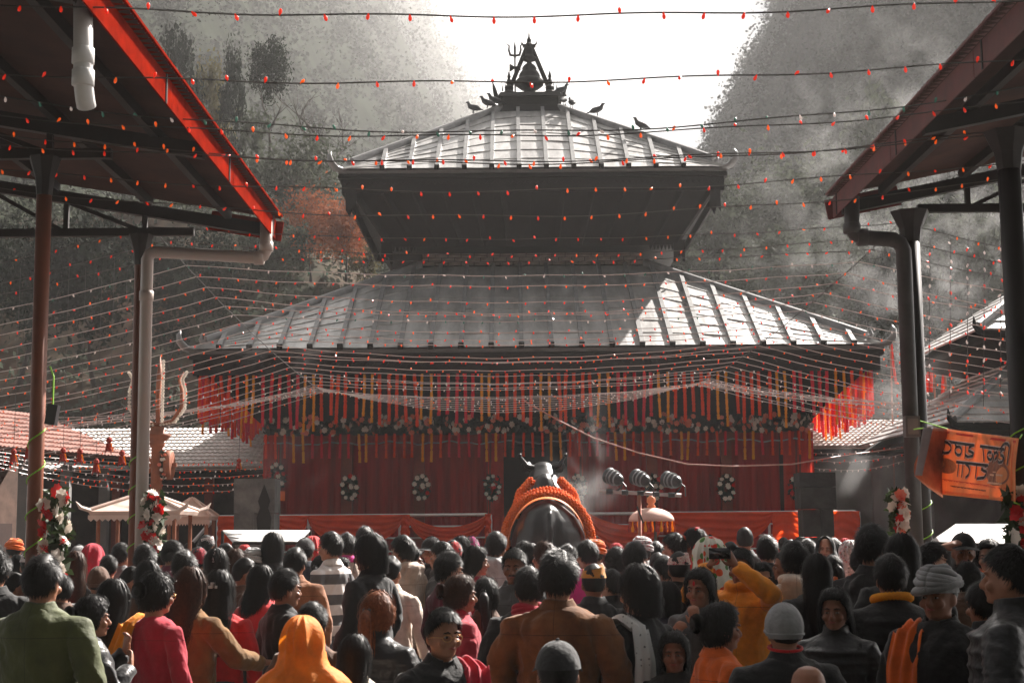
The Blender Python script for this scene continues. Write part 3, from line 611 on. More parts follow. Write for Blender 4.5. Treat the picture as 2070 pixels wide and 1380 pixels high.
# ================================================================== CURTAINS, WREATHS, FLOWER BAND, GARLANDS ON THE TEMPLE
names = ['at the far left corner bay','in the second bay from the left','in the third bay from the left','left of the dark doorway','right of the dark doorway','in the third bay from the right','in the second bay from the right','at the far right corner bay']
bays = [(562,706),(706,851),(851,997),(997,1025),(1140,1166),(1166,1318),(1318,1467),(1467,1585)]
for k,(a,c) in enumerate(bays):
    x0 = TX+(a-1087)/1090*9.62+.08; x1 = TX+(c-1087)/1090*9.62-.08; b = MB(); ph = k*1.7; nf = (x1-x0)*9
    b.grid(int(18*max(.3,x1-x0)*2)+8,7, lambda u,v: (x0+(x1-x0)*u, WF+.09+.055*math.sin(u*nf*6.28/2+ph+.4*math.sin(v*3+u*7))+.03*math.sin(u*nf*9+ph), 3.5-v*2.4))
    put('red_curtain', b, CURTAIN, smooth=True, label='dark red curtain '+names[k], cat='curtain', group='red curtains between the temple pillars')
for k,(px,lb) in enumerate(((1600,'bright red drape at the right temple corner'),(1630,'outermost orange-red drape at the right temple corner'),(548,'orange-red drape at the left temple corner'),(1002,'bright red drape just left of the dark doorway'),(1163,'bright red drape just right of the dark doorway'))):
    p = P(px,950,WF-.12); b = MB(); b.grid(10,9, lambda u,v: (p.x-.14+.28*u, p.y+.05*math.sin(u*9+v), 3.5-v*2.3)); put('corner_drape', b, M('bright_red_drape',(.55,.04,.025),.8,trans=.45), smooth=True, label=lb, cat='curtain', group='bright drapes on the temple pillars')
def flower_mesh(mat, seed, r=.05):
    b = MB(); rr = random.Random(seed)
    for ring,(n,rad,h) in enumerate(((7,1,.1),(6,.62,.45),(4,.3,.7))):
        for k in range(n):
            a = 2*math.pi*k/n+ring*.4+rr.uniform(-.1,.1); ca, sa = math.cos(a), math.sin(a); q = rad*r
            b.add([(0,0,h*r*.3),(ca*q*.6-sa*q*.42,sa*q*.6+ca*q*.42,h*r*.8),(ca*q,sa*q,h*r*1.0),(ca*q*.6+sa*q*.42,sa*q*.6-ca*q*.42,h*r*.8)],[(0,1,2,3)])
    return b.mesh('flower',[mat])
FL = {k:[flower_mesh(m,s) for s in (1,2)] for k,m in (('w',WHITEFLOWER),('p',PINKFLOWER),('r',REDFLOWER))}
def leaves(c, rad, n, size, rnd, b=None):
    b = b or MB(); c = Vector(c)
    for k in range(n):
        q = c+Vector((rnd.uniform(-1,1)*rad[0],rnd.uniform(-1,1)*rad[1],rnd.uniform(-1,1)*rad[2])); a = Vector((rnd.gauss(0,1),rnd.gauss(0,.6),rnd.gauss(0,1))).normalized(); x = a.cross(Vector((rnd.gauss(0,1),-1,rnd.gauss(0,1)))).normalized(); s = size*rnd.uniform(.6,1.3)
        b.add([q-a*s,q+x*s*.4,q+a*s,q-x*s*.4],[(0,1,2,3)])
    return b
rf_ = random.Random(11)
pz = P(1085,857,WF-.15).z; xa, xb = P(530,857,WF-.15).x, P(1642,857,WF-.15).x
band = thing('flower_band', 'long band of white and salmon flowers strung across the temple front', 'garland', ((xa+xb)/2,WF-.15,pz))
put('foliage', leaves(((xa+xb)/2,WF-.15,pz), ((xb-xa)/2,.06,.12), 2600, .055, rf_), LEAFDARK, band)
for k in range(270):
    x = rf_.uniform(xa,xb); k_ = rf_.choice('wwwppp'); me = FL[k_][k%2]
    inst('flower', me, band, (x, WF-.2-rf_.uniform(0,.06), pz+rf_.uniform(-.16,.15)), (R(90)+rf_.gauss(0,.35),rf_.gauss(0,.35),rf_.uniform(0,6)), rf_.uniform(.95,1.35))
b = MB(); z_ = P(1085,893,WF-.12).z; b.tube([(xa+(xb-xa)*t, WF-.13, z_+.02*math.sin(t*60)+.012*math.sin(t*171)) for t in np.linspace(0,1,160)], .012, 5); put('tinsel_line', b, M('silver_tinsel',(.5,.5,.5),.3,metal=.8), label='thin silver tinsel line below the flower band', cat='tinsel')
wl = ['at the far left temple pillar','on the second temple pillar from the left','on the third temple pillar from the left','just left of the doorway','just right of the doorway','behind the three stage lights','on the second temple pillar from the right','at the far right temple pillar']
for k,px in enumerate((560,707,852,995,1168,1322,1468,1612)):
    c = P(px,985 if k else 962,WF-.16); o = thing('flower_wreath', 'oval leaf wreath with white flowers '+wl[k], 'wreath', c, 'oval wreaths on the temple pillars')
    b = MB()
    for j in range(14):
        a = j/14*6.283; leaves((c.x+.1*math.cos(a),c.y,c.z+.17*math.sin(a)), (.05,.03,.06), 16, .05, rf_, b)
    put('foliage', b, LEAFDARK, o)
    for j in range(11):
        a = j/9*6.283+.3*rf_.random(); q = 1 if j < 9 else .25
        inst('flower', FL['w' if rf_.random()<.85 else 'r'][j%2], o, (c.x+.125*q*math.cos(a),c.y-.07,c.z+.2*q*math.sin(a)), (R(90)+rf_.gauss(0,.3),rf_.gauss(0,.3),0), rf_.uniform(.75,1.05))
def garland_mesh(L_, r, mat, seed):
    rr = random.Random(seed); b = MB(); z = 0; pts = []; rs = []
    ph = rr.uniform(0,6)
    while z < L_:
        st = rr.uniform(.018,.026); q = r*rr.uniform(.85,1.12); gap = rr.random() < .02
        x = .012*math.sin(z*4+ph)
        pts += [(x,0,-z),(x,0,-z-st*.5),(x,0,-z-st*.95)]; rs += [q*.72,q if not gap else q*.3,q*.72]; z += st
    b.tube(pts, rs, 7); return b.mesh('marigold_garland',[mat])
MT = {'r':REDMARI,'y':YELMARI,'c':CRIMARI}
GU = {(k,s):garland_mesh((.84,.93,.76)[s] if k!='y' else (1.0,.9,.8)[s], .034 if k!='y' else .028, MT[k], s+ord(k)) for k in 'rcy' for s in range(3)}
GLo = {(k,s):garland_mesh(.42 if k!='y' else .50, .028, MT[k], s+7+ord(k)) for k in 'rcy' for s in range(2)}
zt = P(1085,748,TY-5.82).z; n = 80
cname = {'r':'red-orange','c':'crimson','y':'yellow'}
_cn = {}
def cnt(k): _cn[k] = _cn.get(k,0)+1; return _cn[k]
def place(me, nm, p, lab, grp):
    inst('marigold_garland', me, None, p, (rf_.gauss(0,.02),rf_.gauss(0,.02),rf_.uniform(0,6)), 1, label=lab, cat='garland', group=grp)
for k in range(n):
    x = TX-5.8+11.6*(k+.5)/n; c = 'rrrrryy'[k%7]
    if c == 'r' and (k//7)%3 == 1: c = 'c'
    place(GU[c,rf_.randrange(3)], 'u', (x+rf_.gauss(0,.012),TY-5.83+rf_.gauss(0,.01),zt+.04*math.sin(k*.45)), '%s %s marigold garland from the left along the front eave'%(ordn(cnt('u'+c)),cname[c]), cname[c]+' garlands along the front of the lower eave')
for s,sd in ((-1,'left'),(1,'right')):
    for k in range(46):
        y = TY-5.6+k*.16; c = 'rcryrrc'[k%7] if s < 0 else 'crycyrc'[k%7]
        place(GU[c,rf_.randrange(3)], 's', (TX+s*(5.83+rf_.gauss(0,.02)),y,zt+rf_.gauss(0,.02)), '%s %s marigold garland from the front on the %s side eave'%(ordn(cnt(sd+c)),cname[c],sd), '%s garlands along the %s side of the lower eave'%(cname[c],sd))
n = 60; zt2 = P(1085,874,WF-.2).z
for k in range(n):
    x = xa+(xb-xa)*(k+.5)/n; c = 'rrrrryy'[(k+2)%7]
    if c == 'r' and (k//5)%3 == 1: c = 'c'
    place(GLo[c,k%2], 'l', (x+rf_.gauss(0,.01),WF-.22,zt2), '%s short %s marigold garland from the left below the flower band'%(ordn(cnt('l'+c)),cname[c]), 'short %s garlands below the flower band'%cname[c])
# ================================================================== STRING LIGHTS
WIRE = M('dark_thin_wire', (.05,.045,.04), .5); WIREP = M('pale_light_wire', (.6,.5,.47), .35, var=.1)
BULB = {k:M(k+'_bulb', c, .25, var=.1, trans=.3, spec=.6, emit=.10) for k,c in (('red',(.75,.035,.012)),('amber',(.9,.16,.015)),('clear',(.6,.5,.46)),('green',(.05,.14,.10)))}
def bulb_mesh(k):
    b = MB(); b.lathe((0,0,0),[(.006,.004),(.008,0),(.0085,-.012),(.012,-.016),(.0135,-.028),(.010,-.042),(.003,-.048)],8); return b.mesh('bulb',[BULB[k]],True)
BM = {k:bulb_mesh(k) for k in BULB}
rs_ = random.Random(3)
def cat_pts(a, c, sag, n):
    return [a.lerp(c,t)-Vector((0,0,sag*4*t*(1-t)))+Vector((0,0,.006*math.sin(t*37))) for t in np.linspace(0,1,n)]
def string(pts, kinds, label, group, indiv, sp=.245, wm=None, wr=.0045, bs=1.0):
    mid = pts[len(pts)//2]; o = thing('string_light', label, 'string lights', mid, group)
    b = MB(); b.tube(pts, wr, 5); put('wire', b, wm or WIRE, o)
    d = 0; nxt = rs_.uniform(0,sp); stuff = {}
    for i in range(len(pts)-1):
        a, c = pts[i], pts[i+1]; l = (c-a).length
        while nxt <= d+l:
            p = a.lerp(c,(nxt-d)/l); k = rs_.choice(kinds); flip = rs_.random() < .25
            rx = math.pi+rs_.gauss(0,.5) if flip else rs_.gauss(0,.35)
            if indiv: inst('bulb', BM[k], o, p, (rx,rs_.gauss(0,.4),0), bs)
            else:
                q = stuff.setdefault(k, MB()); mt = Euler((rx,rs_.gauss(0,.4),0)).to_matrix()
                vs = [p+mt@Vector((r*math.cos(a_),r*math.sin(a_),z))*bs for r,z in ((.008,0),(.0135,-.026),(.004,-.046)) for a_ in (0,1.57,3.14,4.71)]
                q.add(vs, [(j*4+i_,j*4+(i_+1)%4,j*4+4+(i_+1)%4,j*4+4+i_) for j in range(2) for i_ in range(4)]+[(3,2,1,0),(8,9,10,11)])
            nxt += sp*rs_.uniform(.94,1.06)
        d += l
    for k, q in stuff.items(): put('bulbs', q, BULB[k], o, kind='stuff')
    return o
NEAR = [((-20,8),(800,32),(2090,-2),('red',),'topmost blurred string of red bulbs across the sky'),
 ((-20,148),(800,167),(2090,120),('red','red','amber'),'second string of red bulbs from the top, crossing the pinnacle base'),
 ((-20,195),(770,264),(2090,175),('green','green','clear'),'string of green bulbs crossing above the upper roof'),
 ((-20,232),(1000,275),(2090,205),('red','amber'),'string of red bulbs just below the green one'),
 ((-20,268),(900,330),(2090,256),('red','amber'),'upper of the two strings crossing the sunlit upper roof'),
 ((-20,290),(900,326),(2090,268),('red','red','amber'),'lower of the two strings crossing the sunlit upper roof'),
 ((-20,342),(900,386),(2090,322),('amber','red'),'string of amber bulbs across the upper fascia'),
 ((-20,378),(900,437),(2090,356),('red','amber'),'string of red bulbs across the dark upper struts')]
for a,m_,c,kinds,lb in NEAR:
    Yd = (4.62-CAMZ)*F/(1081-m_[1]); t = (m_[0]-a[0])/(c[0]-a[0])
    # quadratic through the three sightings
    lx = np.array([a[0],m_[0],c[0]]); ly = np.array([a[1],m_[1],c[1]]); co = np.polyfit(lx,ly,2)
    pts = [P(x,float(np.polyval(co,x))+3*math.sin(x*.012+Yd*9),Yd) for x in np.linspace(-60,2130,70)]
    string(pts, kinds, lb, 'near strings of lights across the courtyard', True, wr=.0055, bs=.82)
WL0, WL1 = Vector((pl.x+.1,YL,pl.z-.2)), P(652,792,25); WR0, WR1 = Vector((pr.x-.1,YR,pr.z-.2)), P(1412,778,25)
for a,c,sd in ((WL0,WL1,'left'),(WR0,WR1,'right')):
    b = MB(); b.tube(cat_pts(a,c,.12,14), .005, 5); put('support_wire', b, WIRE, label='thin support wire from the %s shed to the temple front'%sd, cat='wire')
def far_string(t, sag, kinds, lb, grp, wm, dip):
    a = WL0.lerp(WL1,t)-Vector((0,0,.48*t*(1-t))); c = WR0.lerp(WR1,t)-Vector((0,0,.48*t*(1-t)))
    L0 = a+Vector((-7.5,rs_.uniform(-.4,.6),-dip+rs_.uniform(-.12,.12))); R0 = c+Vector((6.5,rs_.uniform(-.4,.6),-dip*.7+rs_.uniform(-.12,.12)))
    pts = cat_pts(L0,a,.25,22)[:-1]+cat_pts(a,c,sag,34)[:-1]+cat_pts(c,R0,.22,20)
    string(pts, kinds, lb, grp, False, sp=.22, wm=wm, wr=.0046, bs=.74)
NF = 23
for k in range(NF):
    t = (k/(NF-1))**1.0; kinds = ('red','amber','red') if k < 17 else ('clear','amber','clear')
    if k in (3,8): kinds = ('green','clear')
    if t < .34: lb = '%s string of lights from the top crossing between the two roofs'%ordn(cnt('sa')); g_ = 'strings crossing between the two roofs'
    elif t < .75: lb = '%s string of lights from the top crossing the lower roof'%ordn(cnt('sb')); g_ = 'strings crossing in front of the lower roof'
    else: lb = '%s string of pale lights from the top sagging before the eave garlands'%ordn(cnt('sc')); g_ = 'strings sagging in front of the eave garlands'
    far_string(t, .10+.12*rs_.random(), kinds, lb, g_, WIREP if k > 2 else WIRE, .95+.5*t)
for k in range(7):
    far_string(1-.012*k, .16+.05*k, ('clear','amber','clear'), '%s string from the top in the low bunch of pale lights before the garlands'%ordn(7-k), 'strings bunched low in front of the eave garlands', WIREP, .35+.06*k)
# swagged strings under the left and right hall eaves
for k in range(5):
    p0, p1 = P(-20,912+7*k,23.5), P(545,930+13*k,28.5)
    string(cat_pts(p0,p1,.12+.03*k,40), ('amber','clear','red'), '%s string of small lights from the top swagged below the left hall eaves'%ordn(k+1), 'strings below the left hall eaves', False, sp=.12, wm=WIREP, wr=.004, bs=.9)
for k in range(3):
    p0, p1 = P(1632,915+14*k,28.5), P(1838,900+14*k,27)
    string(cat_pts(p0,p1,.06+.03*k,20), ('clear','red'), '%s string of small lights from the top below the right hall eave'%ordn(k+1), 'strings below the right hall eave', False, sp=.12, wm=WIREP, wr=.004, bs=.9)
# red cable sweeping down to the stage lights
b = MB(); cb = [P(1060,810,24),P(1130,850,24),P(1200,885,24),P(1290,915,24),P(1390,938,24),P(1480,942,24),P(1600,938,25),P(1720,918,26),P(1830,905,27)]
b.tube(cb, .012, 6); put('cable', b, M('pinkish_cable',(.6,.25,.2),.45), smooth=True, label='pinkish cable sweeping down in front of the temple to the right', cat='cable')
# vertical strings with tassels on the left, bare ones on the right
TAS = M('red_tassel', (.32,.028,.015), .85, var=.35, scale=30)
tl = ['first','second','third','fourth','fifth','sixth','seventh','eighth','ninth']
for k,(px,py) in enumerate(((28,905),(58,898),(128,903),(162,905),(195,925),(221,882),(247,908),(275,905),(483,925))):
    Y = 18.5 if k < 8 else 24; p = P(px,py,Y); z1 = p.z+(2.2 if k < 8 else .5); o = thing('hanging_tassel', 'red tassel on a thin cord over the left hall roof, %s from the left'%tl[k], 'tassel', p, 'red tassels hanging before the left hall')
    b = MB(); b.tube([(p.x,Y,p.z),(p.x+.01,Y,z1)], .003, 4); put('cord', b, WIRE, o)
    b = MB(); b.lathe((p.x,Y,p.z-.02),[(.01,.015),(.033,-.01),(.037,-.04),(.02,-.055),(.026,-.08),(.046,-.14),(.036,-.15)],9); put('tassel', b, TAS, o)
    for j in range(5):
        a = j*1.26; b = MB(); b.tube([(p.x+.02*math.cos(a),Y+.02*math.sin(a),p.z-.08),(p.x+.05*math.cos(a),Y+.05*math.sin(a),p.z-.18-.03*(j%2))], [.014,.006], 5); put('tuft', b, TAS if j else YELMARI, o)
for k,px in enumerate((1878,1920,1955,1988,2022)):
    a, c = P(px+2,480,17), P(px,820-15*(k%3),17)
    string(cat_pts(a,c,0,24), ('red','clear'), '%s vertical string of lights from the left between the right shed posts'%ordn(k+1), 'vertical strings between the right shed posts', False, sp=.18, bs=1)
# ================================================================== COURTYARD OBJECTS
def remesh(mb, vox, smooth=2, wr=None, mats=(), name='m', seed=0):
    "fuse overlapping closed shapes into one continuous skin; wr=(amplitude, scale, stretch) adds cloth folds"
    me = mb.mesh(name, mats); o = bpy.data.objects.new('tmp', me); C.objects.link(o)
    m1 = o.modifiers.new('r','REMESH'); m1.mode = 'VOXEL'; m1.voxel_size = vox; m1.use_smooth_shade = True
    if smooth: m2 = o.modifiers.new('s','SMOOTH'); m2.iterations = smooth; m2.factor = .5
    dg = bpy.context.evaluated_depsgraph_get(); out = bpy.data.meshes.new_from_object(o.evaluated_get(dg))
    bpy.data.objects.remove(o); bpy.data.meshes.remove(me)
    if wr:
        n = len(out.vertices); co = np.empty(n*3); no = np.empty(n*3); out.vertices.foreach_get('co',co); out.vertices.foreach_get('normal',no)
        co = co.reshape(-1,3); no = no.reshape(-1,3); amp, sc, st = wr; add = np.empty(n)
        off = Vector((seed*3.7,seed*1.3,0))
        for i in range(n):
            p = Vector((co[i,0]*sc*st[0],co[i,1]*sc*st[1],co[i,2]*sc*st[2]))+off
            q = p+Vector((noise.noise(p*.6),noise.noise(p*.6+Vector((5,1,2))),noise.noise(p*.6+Vector((1,7,3)))))*1.2
            add[i] = (1-abs(noise.noise(q))*2.2)*.7+noise.noise(q*2.3)*.4
        co += no*(add*amp)[:,None]; out.vertices.foreach_set('co',co.ravel()); out.update()
    for m_ in mats:
        if m_ and m_.name not in [x.name for x in out.materials if x]: out.materials.append(m_)
    out.polygons.foreach_set('use_smooth',[True]*len(out.polygons)); return out
# ---- bull statue, seen from behind
NY = 21.0; npx = NY/F
bx = P(1108,1000,NY).x
bull = thing('bull_statue', 'polished black stone bull statue seen from behind, draped with orange garlands', 'statue', (bx,NY,0))
BLACKSTONE = M('polished_black_stone', (.009,.009,.0095), .36, var=.4, scale=7, bump=.15, bscale=20, spec=.35)
b = MB(); b.box((bx,NY+.5,.3),(1.5,2.6,.6)); b.box((bx,NY+.5,.7),(1.3,2.4,.22)); put('pedestal', b, STONE, bull)
b = MB()
b.ell((bx,NY,1.5),(.53,.55,.66)); b.ell((bx-.02,NY-.1,1.72),(.40,.45,.46)); b.ell((bx,NY+.5,1.6),(.5,.7,.62)); b.ell((bx,NY+.95,1.75),(.4,.5,.7))
for s in (-1,1): b.ell((bx+s*.3,NY-.05,1.25),(.24,.5,.5)); b.ell((bx+s*.33,NY+1.3,1.0),(.13,.5,.18))
b.tube([(bx,NY-.42,2.02),(bx,NY-.1,2.13),(bx,NY+.4,2.16)],[.07,.08,.08],8); b.tube([(bx,NY-.46,2.02),(bx+.01,NY-.58,1.8),(bx,NY-.6,1.3)],[.045,.045,.04],8)
b.ell((bx-.03,NY+.8,2.3),(.17,.26,.3)); b.tube([(bx,NY+.95,2.0),(bx-.03,NY+1.25,2.4),(bx-.04,NY+1.5,2.58)],[.36,.26,.2],14)
b.ell((bx-.04,NY+1.5,2.62),(.19,.26,.17)); b.ell((bx-.04,NY+1.8,2.5),(.13,.25,.14))
put('body', remesh(b,.03,4,None,(BLACKSTONE,),'body'), None, bull); bpy.data.objects['body'].location = -bull.location
for s in (-1,1):
    b = MB(); b.tube([(bx-.04+s*.14,NY+1.42,2.68),(bx-.04+s*.24,NY+1.4,2.72),(bx-.04+s*.33,NY+1.38,2.86)],[.05,.04,.012],8); b.ell((bx-.04+s*.335,NY+1.38,2.87),(.03,.03,.03),8,6); put('horn', b, BLACKSTONE, bull, True)
    b = MB(); b.tube([(bx-.04+s*.15,NY+1.45,2.66),(bx-.04+s*.24,NY+1.43,2.7),(bx-.04+s*.31,NY+1.4,2.74)],[(.03,.05),(.03,.09),(.01,.02)],8,ref=(0,1,0)); put('ear', b, BLACKSTONE, bull, True)
def rope(name, pts, r, mat, label, bump=.14, grp='garlands and sash on the bull statue'):
    P2 = []; rs = []; L = 0
    for i in range(len(pts)-1):
        a, c = Vector(pts[i]), Vector(pts[i+1]); n = max(2,int((c-a).length/.03))
        for k in range(n): P2.append(a.lerp(c,k/n)); rs.append(r*(1+bump*(1 if len(rs)%2 else -1)))
    b = MB(); b.tube(P2, [q*.8 for q in rs], 9); rr_ = random.Random(len(P2))
    for i, p in enumerate(P2):                 # packed flower heads
        d = (P2[min(i+1,len(P2)-1)]-P2[max(i-1,0)]).normalized(); x, y = frame(d)
        for k in range(7):
            a = k*.9+i*.45+rr_.uniform(-.15,.15); b.ell(p+(x*math.cos(a)+y*math.sin(a))*r*.8, [r*rr_.uniform(.34,.46)]*3, 6, 4)
    return put(name, b, mat, smooth=True, label=label, cat='garland', group=grp)
def arc(cx, cy, cz, rx, rz, n=25, lean=0, a0=-12): return [(cx+rx*math.cos(t), cy+lean*math.sin(t), cz+rz*math.sin(t)) for t in np.linspace(R(a0),R(180-a0),n)]
rope('marigold_rope', arc(bx,NY+.45,1.62,.6,.66,lean=-.05), .06, BULLMARI, 'thick orange marigold rope arching over the bull back')
rope('marigold_rope', arc(bx-.01,NY+.55,1.68,.57,.66,lean=-.05), .05, BULLMARI, 'second marigold rope just behind the thick one on the bull')
rope('marigold_rope', [(bx-.46,NY+.6,1.98),(bx-.38,NY+.75,2.3),(bx-.2,NY+.95,2.5)], .06, BULLMARI, 'marigold rope slung up to the left side of the bull neck')
rope('marigold_rope', [(bx+.46,NY+.6,1.98),(bx+.36,NY+.75,2.3),(bx+.18,NY+.95,2.5)], .06, BULLMARI, 'marigold rope slung up to the right side of the bull neck')
b = MB(); ac = arc(bx-.02,NY-.1,1.52,.535,.68,40,a0=-5)
SASH = M('orange_satin', (.9,.22,.05), .45, var=.12, trans=.2)
b.grid(40,4, lambda u,v: (lambda p: (p[0]+.0, p[1]-.16+.2*v+.012*math.sin(u*30), p[2]+.0+.03*v))(ac[min(39,int(u*39+.5))])); put('satin_sash', b, SASH, smooth=True, label='orange satin sash lying across the bull rump', cat='cloth', group='garlands and sash on the bull statue', solid=.006)
# ---- stone pillars
def stone_pillar(px0, px1, yt, Y, label, mat, courses, niche=False):
    a, c = P(px0,yt,Y), P(px1,yt,Y); wd = c.x-a.x; cx = (a.x+c.x)/2; H = a.z
    o = thing('stone_pillar', label, 'pillar', (cx,Y,0)); z = 0; rr = random.Random(px0)
    for k,(f,h) in enumerate(courses):
        ww = wd*f
        for q,(x0,x1) in enumerate(((-.5,.08),(.08,.5)) if k%2 and k < len(courses)-1 else ((-.5,.5),)):
            b = MB(); b.box((cx+ww*(x0+x1)/2, Y+rr.uniform(-.01,.01), z+h*H/2), (ww*(x1-x0)-.008, ww*.9, h*H-.01)); put('stone_block', b, mat, o)
        z += h*H
    if niche:
        b = MB(); b.prism([(-.09,0),(.09,0),(.11,.25),(.06,.4),(.09,.5),(0,.75),(-.09,.5),(-.06,.4),(-.11,.25)],(cx+wd*.25,Y-wd*.45-.012,1.75),(1,0,0),(0,0,1),.02); put('niche', b, M('painted_niche_shade',(.02,.018,.017),.9), o)  # flat dark plate: the shade of a recess put into its colour
        b = MB(); b.box((cx-wd*.18,Y-wd*.45-.02,1.95),(.22,.03,.3)); b.box((cx-wd*.18,Y-wd*.45-.035,1.97),(.14,.02,.2)); put('carved_panel', b, STONE, o)
stone_pillar(480,561,968,23.2,'weathered grey stone pillar with a niche in front of the left railing',STONE,((1.1,.25),(1,.2),(.96,.2),(1,.15),(1.02,.2)),True)
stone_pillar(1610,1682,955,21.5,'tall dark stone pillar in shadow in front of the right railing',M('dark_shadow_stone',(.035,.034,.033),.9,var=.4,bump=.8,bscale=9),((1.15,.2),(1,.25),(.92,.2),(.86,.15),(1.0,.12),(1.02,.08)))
# ---- stage lights
LB = M('black_lamp_housing', (.03,.03,.032), .35, var=.2, spec=.6)
SY = 19.0; a, c = P(1212,992,SY), P(1377,1001,SY); pole = P(1292,998,SY)
st = thing('light_stand', 'stand with a crossbar carrying three black stage lights', 'light stand', (pole.x,SY,0))
b = MB(); b.tube([(pole.x,SY,0),(pole.x,SY,pole.z+.02)], .024, 10); put('pole', b, M('rusty_pole',(.4,.14,.09),.5,metal=.3), st, True)
b = MB(); b.tube([a,c], .024, 10); put('crossbar', b, M('pale_bar',(.5,.4,.38),.4,metal=.4), st, True)
for k in range(3):
    ang = k*2.09; b = MB(); b.tube([(pole.x,SY,.6),(pole.x+.5*math.cos(ang),SY+.5*math.sin(ang),.02)], .018, 6); put('stand_leg', b, LB, st)
for k in range(5):
    p = a.lerp(c,.12+.19*k); b = MB(); b.tube([p-Vector((.04,0,0)),p+Vector((.04,0,0))], .032, 8); put('tape_wrap', b, LB, st)
b = MB(); b.bar((pole.x-.03,SY-.03,pole.z-.15),(pole.x+.04,SY-.03,pole.z-.36),.02,.03,up=(0,1,0)); put('clamp_lever', b, LB, st)
for px,py,tz in ((1243,966,.5),(1297,968,.45),(1360,971,.3)):
    p = P(px,py,SY); d = Vector((-.55,.75,tz*.6)).normalized()
    hb = MB(); hb.tube([p-d*.14,p-d*.1,p,p+d*.1,p+d*.12,p+d*.13], [.03,.062,.083,.096,.104,.096], 16); h = put('lamp_housing', hb, LB, st, True)
    for q in (-.06,.0,.06):
        b = MB(); b.tube([p+d*(q-.006),p+d*(q+.006)], .099 if q>=0 else .083, 16); put('cooling_rib', b, M('lamp_rib',(.3,.3,.31),.4,metal=.4), h)
    b = MB(); bar = a.lerp(c,(p.x-a.x)/(c.x-a.x)); b.tube([p+Vector((.02,0,-.09)),p+Vector((.11,0,-.06)),p+Vector((.06,-.02,-.13)),bar], [.012,.012,.012,.014], 6); put('yoke', b, LB, h)
    b = MB(); b.tube([p-d*.13,p-d*.22+Vector((0,0,-.04)),p-d*.2+Vector((.02,0,-.16))], .008, 5); put('lead', b, LB, h)
# ---- ceremonial umbrella
UY = 20.5; p = P(1317,1053,UY); um = thing('ceremonial_umbrella', 'cream ceremonial umbrella with orange knob and tasselled fringe', 'umbrella', (p.x,UY,0))
UM = M('cream_umbrella_cloth', (.75,.5,.42), .7, var=.12, trans=.25)
r_ = 46*UY/F; zt_ = P(1317,1026,UY).z; b = MB()
b.grid(32,8, lambda u,v: (p.x+r_*math.sin(v*1.57)*math.cos(u*6.283)*(1-.03*abs(math.sin(u*6.283*4))), UY+r_*math.sin(v*1.57)*math.sin(u*6.283)*(1-.03*abs(math.sin(u*6.283*4))), p.z+(zt_-p.z)*math.cos(v*1.57)), True); put('canopy', b, UM, um, True, solid=.004)
b = MB(); b.lathe((p.x,UY,zt_-.01),[(.05,0),(.06,.03),(.035,.06),(.06,.09),(.055,.14),(.02,.17),(.005,.19)],12); put('knob', b, M('orange_knob',(.8,.25,.1),.5), um, True)
b = MB(); b.tube([(p.x+.05,UY,0),(p.x+.05,UY,zt_)], .02, 8); put('pole', b, M('green_painted_pole',(.05,.07,.05),.5), um)
for k in range(26):
    a_ = k/26*6.283; b = MB(); x, y = p.x+r_*math.cos(a_)*.97, UY+r_*math.sin(a_)*.97
    b.tube([(x,y,p.z),(x,y,p.z-.05),(x,y,p.z-.1),(x,y,p.z-.14)], [.012,.012,.026,.018], 6); put('fringe_tassel', b, TAS if k%3 else YELMARI, um)
# ---- trident pillar on the left
GY = 23; g0 = P(318,885,GY); tx = g0.x; tr = thing('trident_pillar', 'rust-brown pillar topped by a huge trident with flower-wound prongs', 'pillar', (tx,GY,0))
RUST = M('rust_brown_paint', (.26,.085,.04), .7, var=.35, scale=4)
Zp = lambda py: P(318,py,GY).z
b = MB(); b.lathe((tx,GY,0),[(.16,0),(.16,.3),(.09,.34),(.085,Zp(905)),(.1,Zp(903)),(.13,Zp(895)),(.1,Zp(893)),(.19,Zp(884)),(.21,Zp(878)),(.12,Zp(876)),(.1,Zp(862))],12); put('shaft', b, RUST, tr, True)
b = MB(); b.box((tx,GY,Zp(940)),(.6,.06,.06)); b.box((tx,GY,Zp(940)),(.05,.06,.55),ry=.9); b.box((tx,GY,Zp(940)),(.05,.06,.55),ry=-.9); put('cross_arm', b, RUST, tr)
wx = P(342,940,GY).x; b = MB(); b.tube([(wx-.05,GY,Zp(940)),(wx-.04,GY,Zp(940)),(wx+.04,GY,Zp(940)),(wx+.05,GY,Zp(940))], [.2,.22,.22,.2], 20); dr_ = put('drum', b, RUST, tr, True)
gb = MB(); leaves((wx-.06,GY-.05,Zp(940)),(.03,.15,.2),220,.04,rf_,gb); put('drum_garland', gb, LEAFDARK, tr)
for k in range(16): 
    a_ = k/16*6.28; inst('flower', FL['w' if k%2 else 'p'][0], tr, (wx-.09+rf_.uniform(-.02,.06),GY-.17*abs(math.cos(a_))-.05,Zp(940)+.2*math.sin(a_)), (R(90),0,0), .6)
b = MB(); b.tube([(tx,GY,Zp(862)),(tx,GY,Zp(800)),(tx+.02,GY,Zp(760)),(tx+.02,GY,Zp(720))], [.05,.07,.09,.01], 10, flat=.5); put('middle_prong', b, RUST, tr, True)
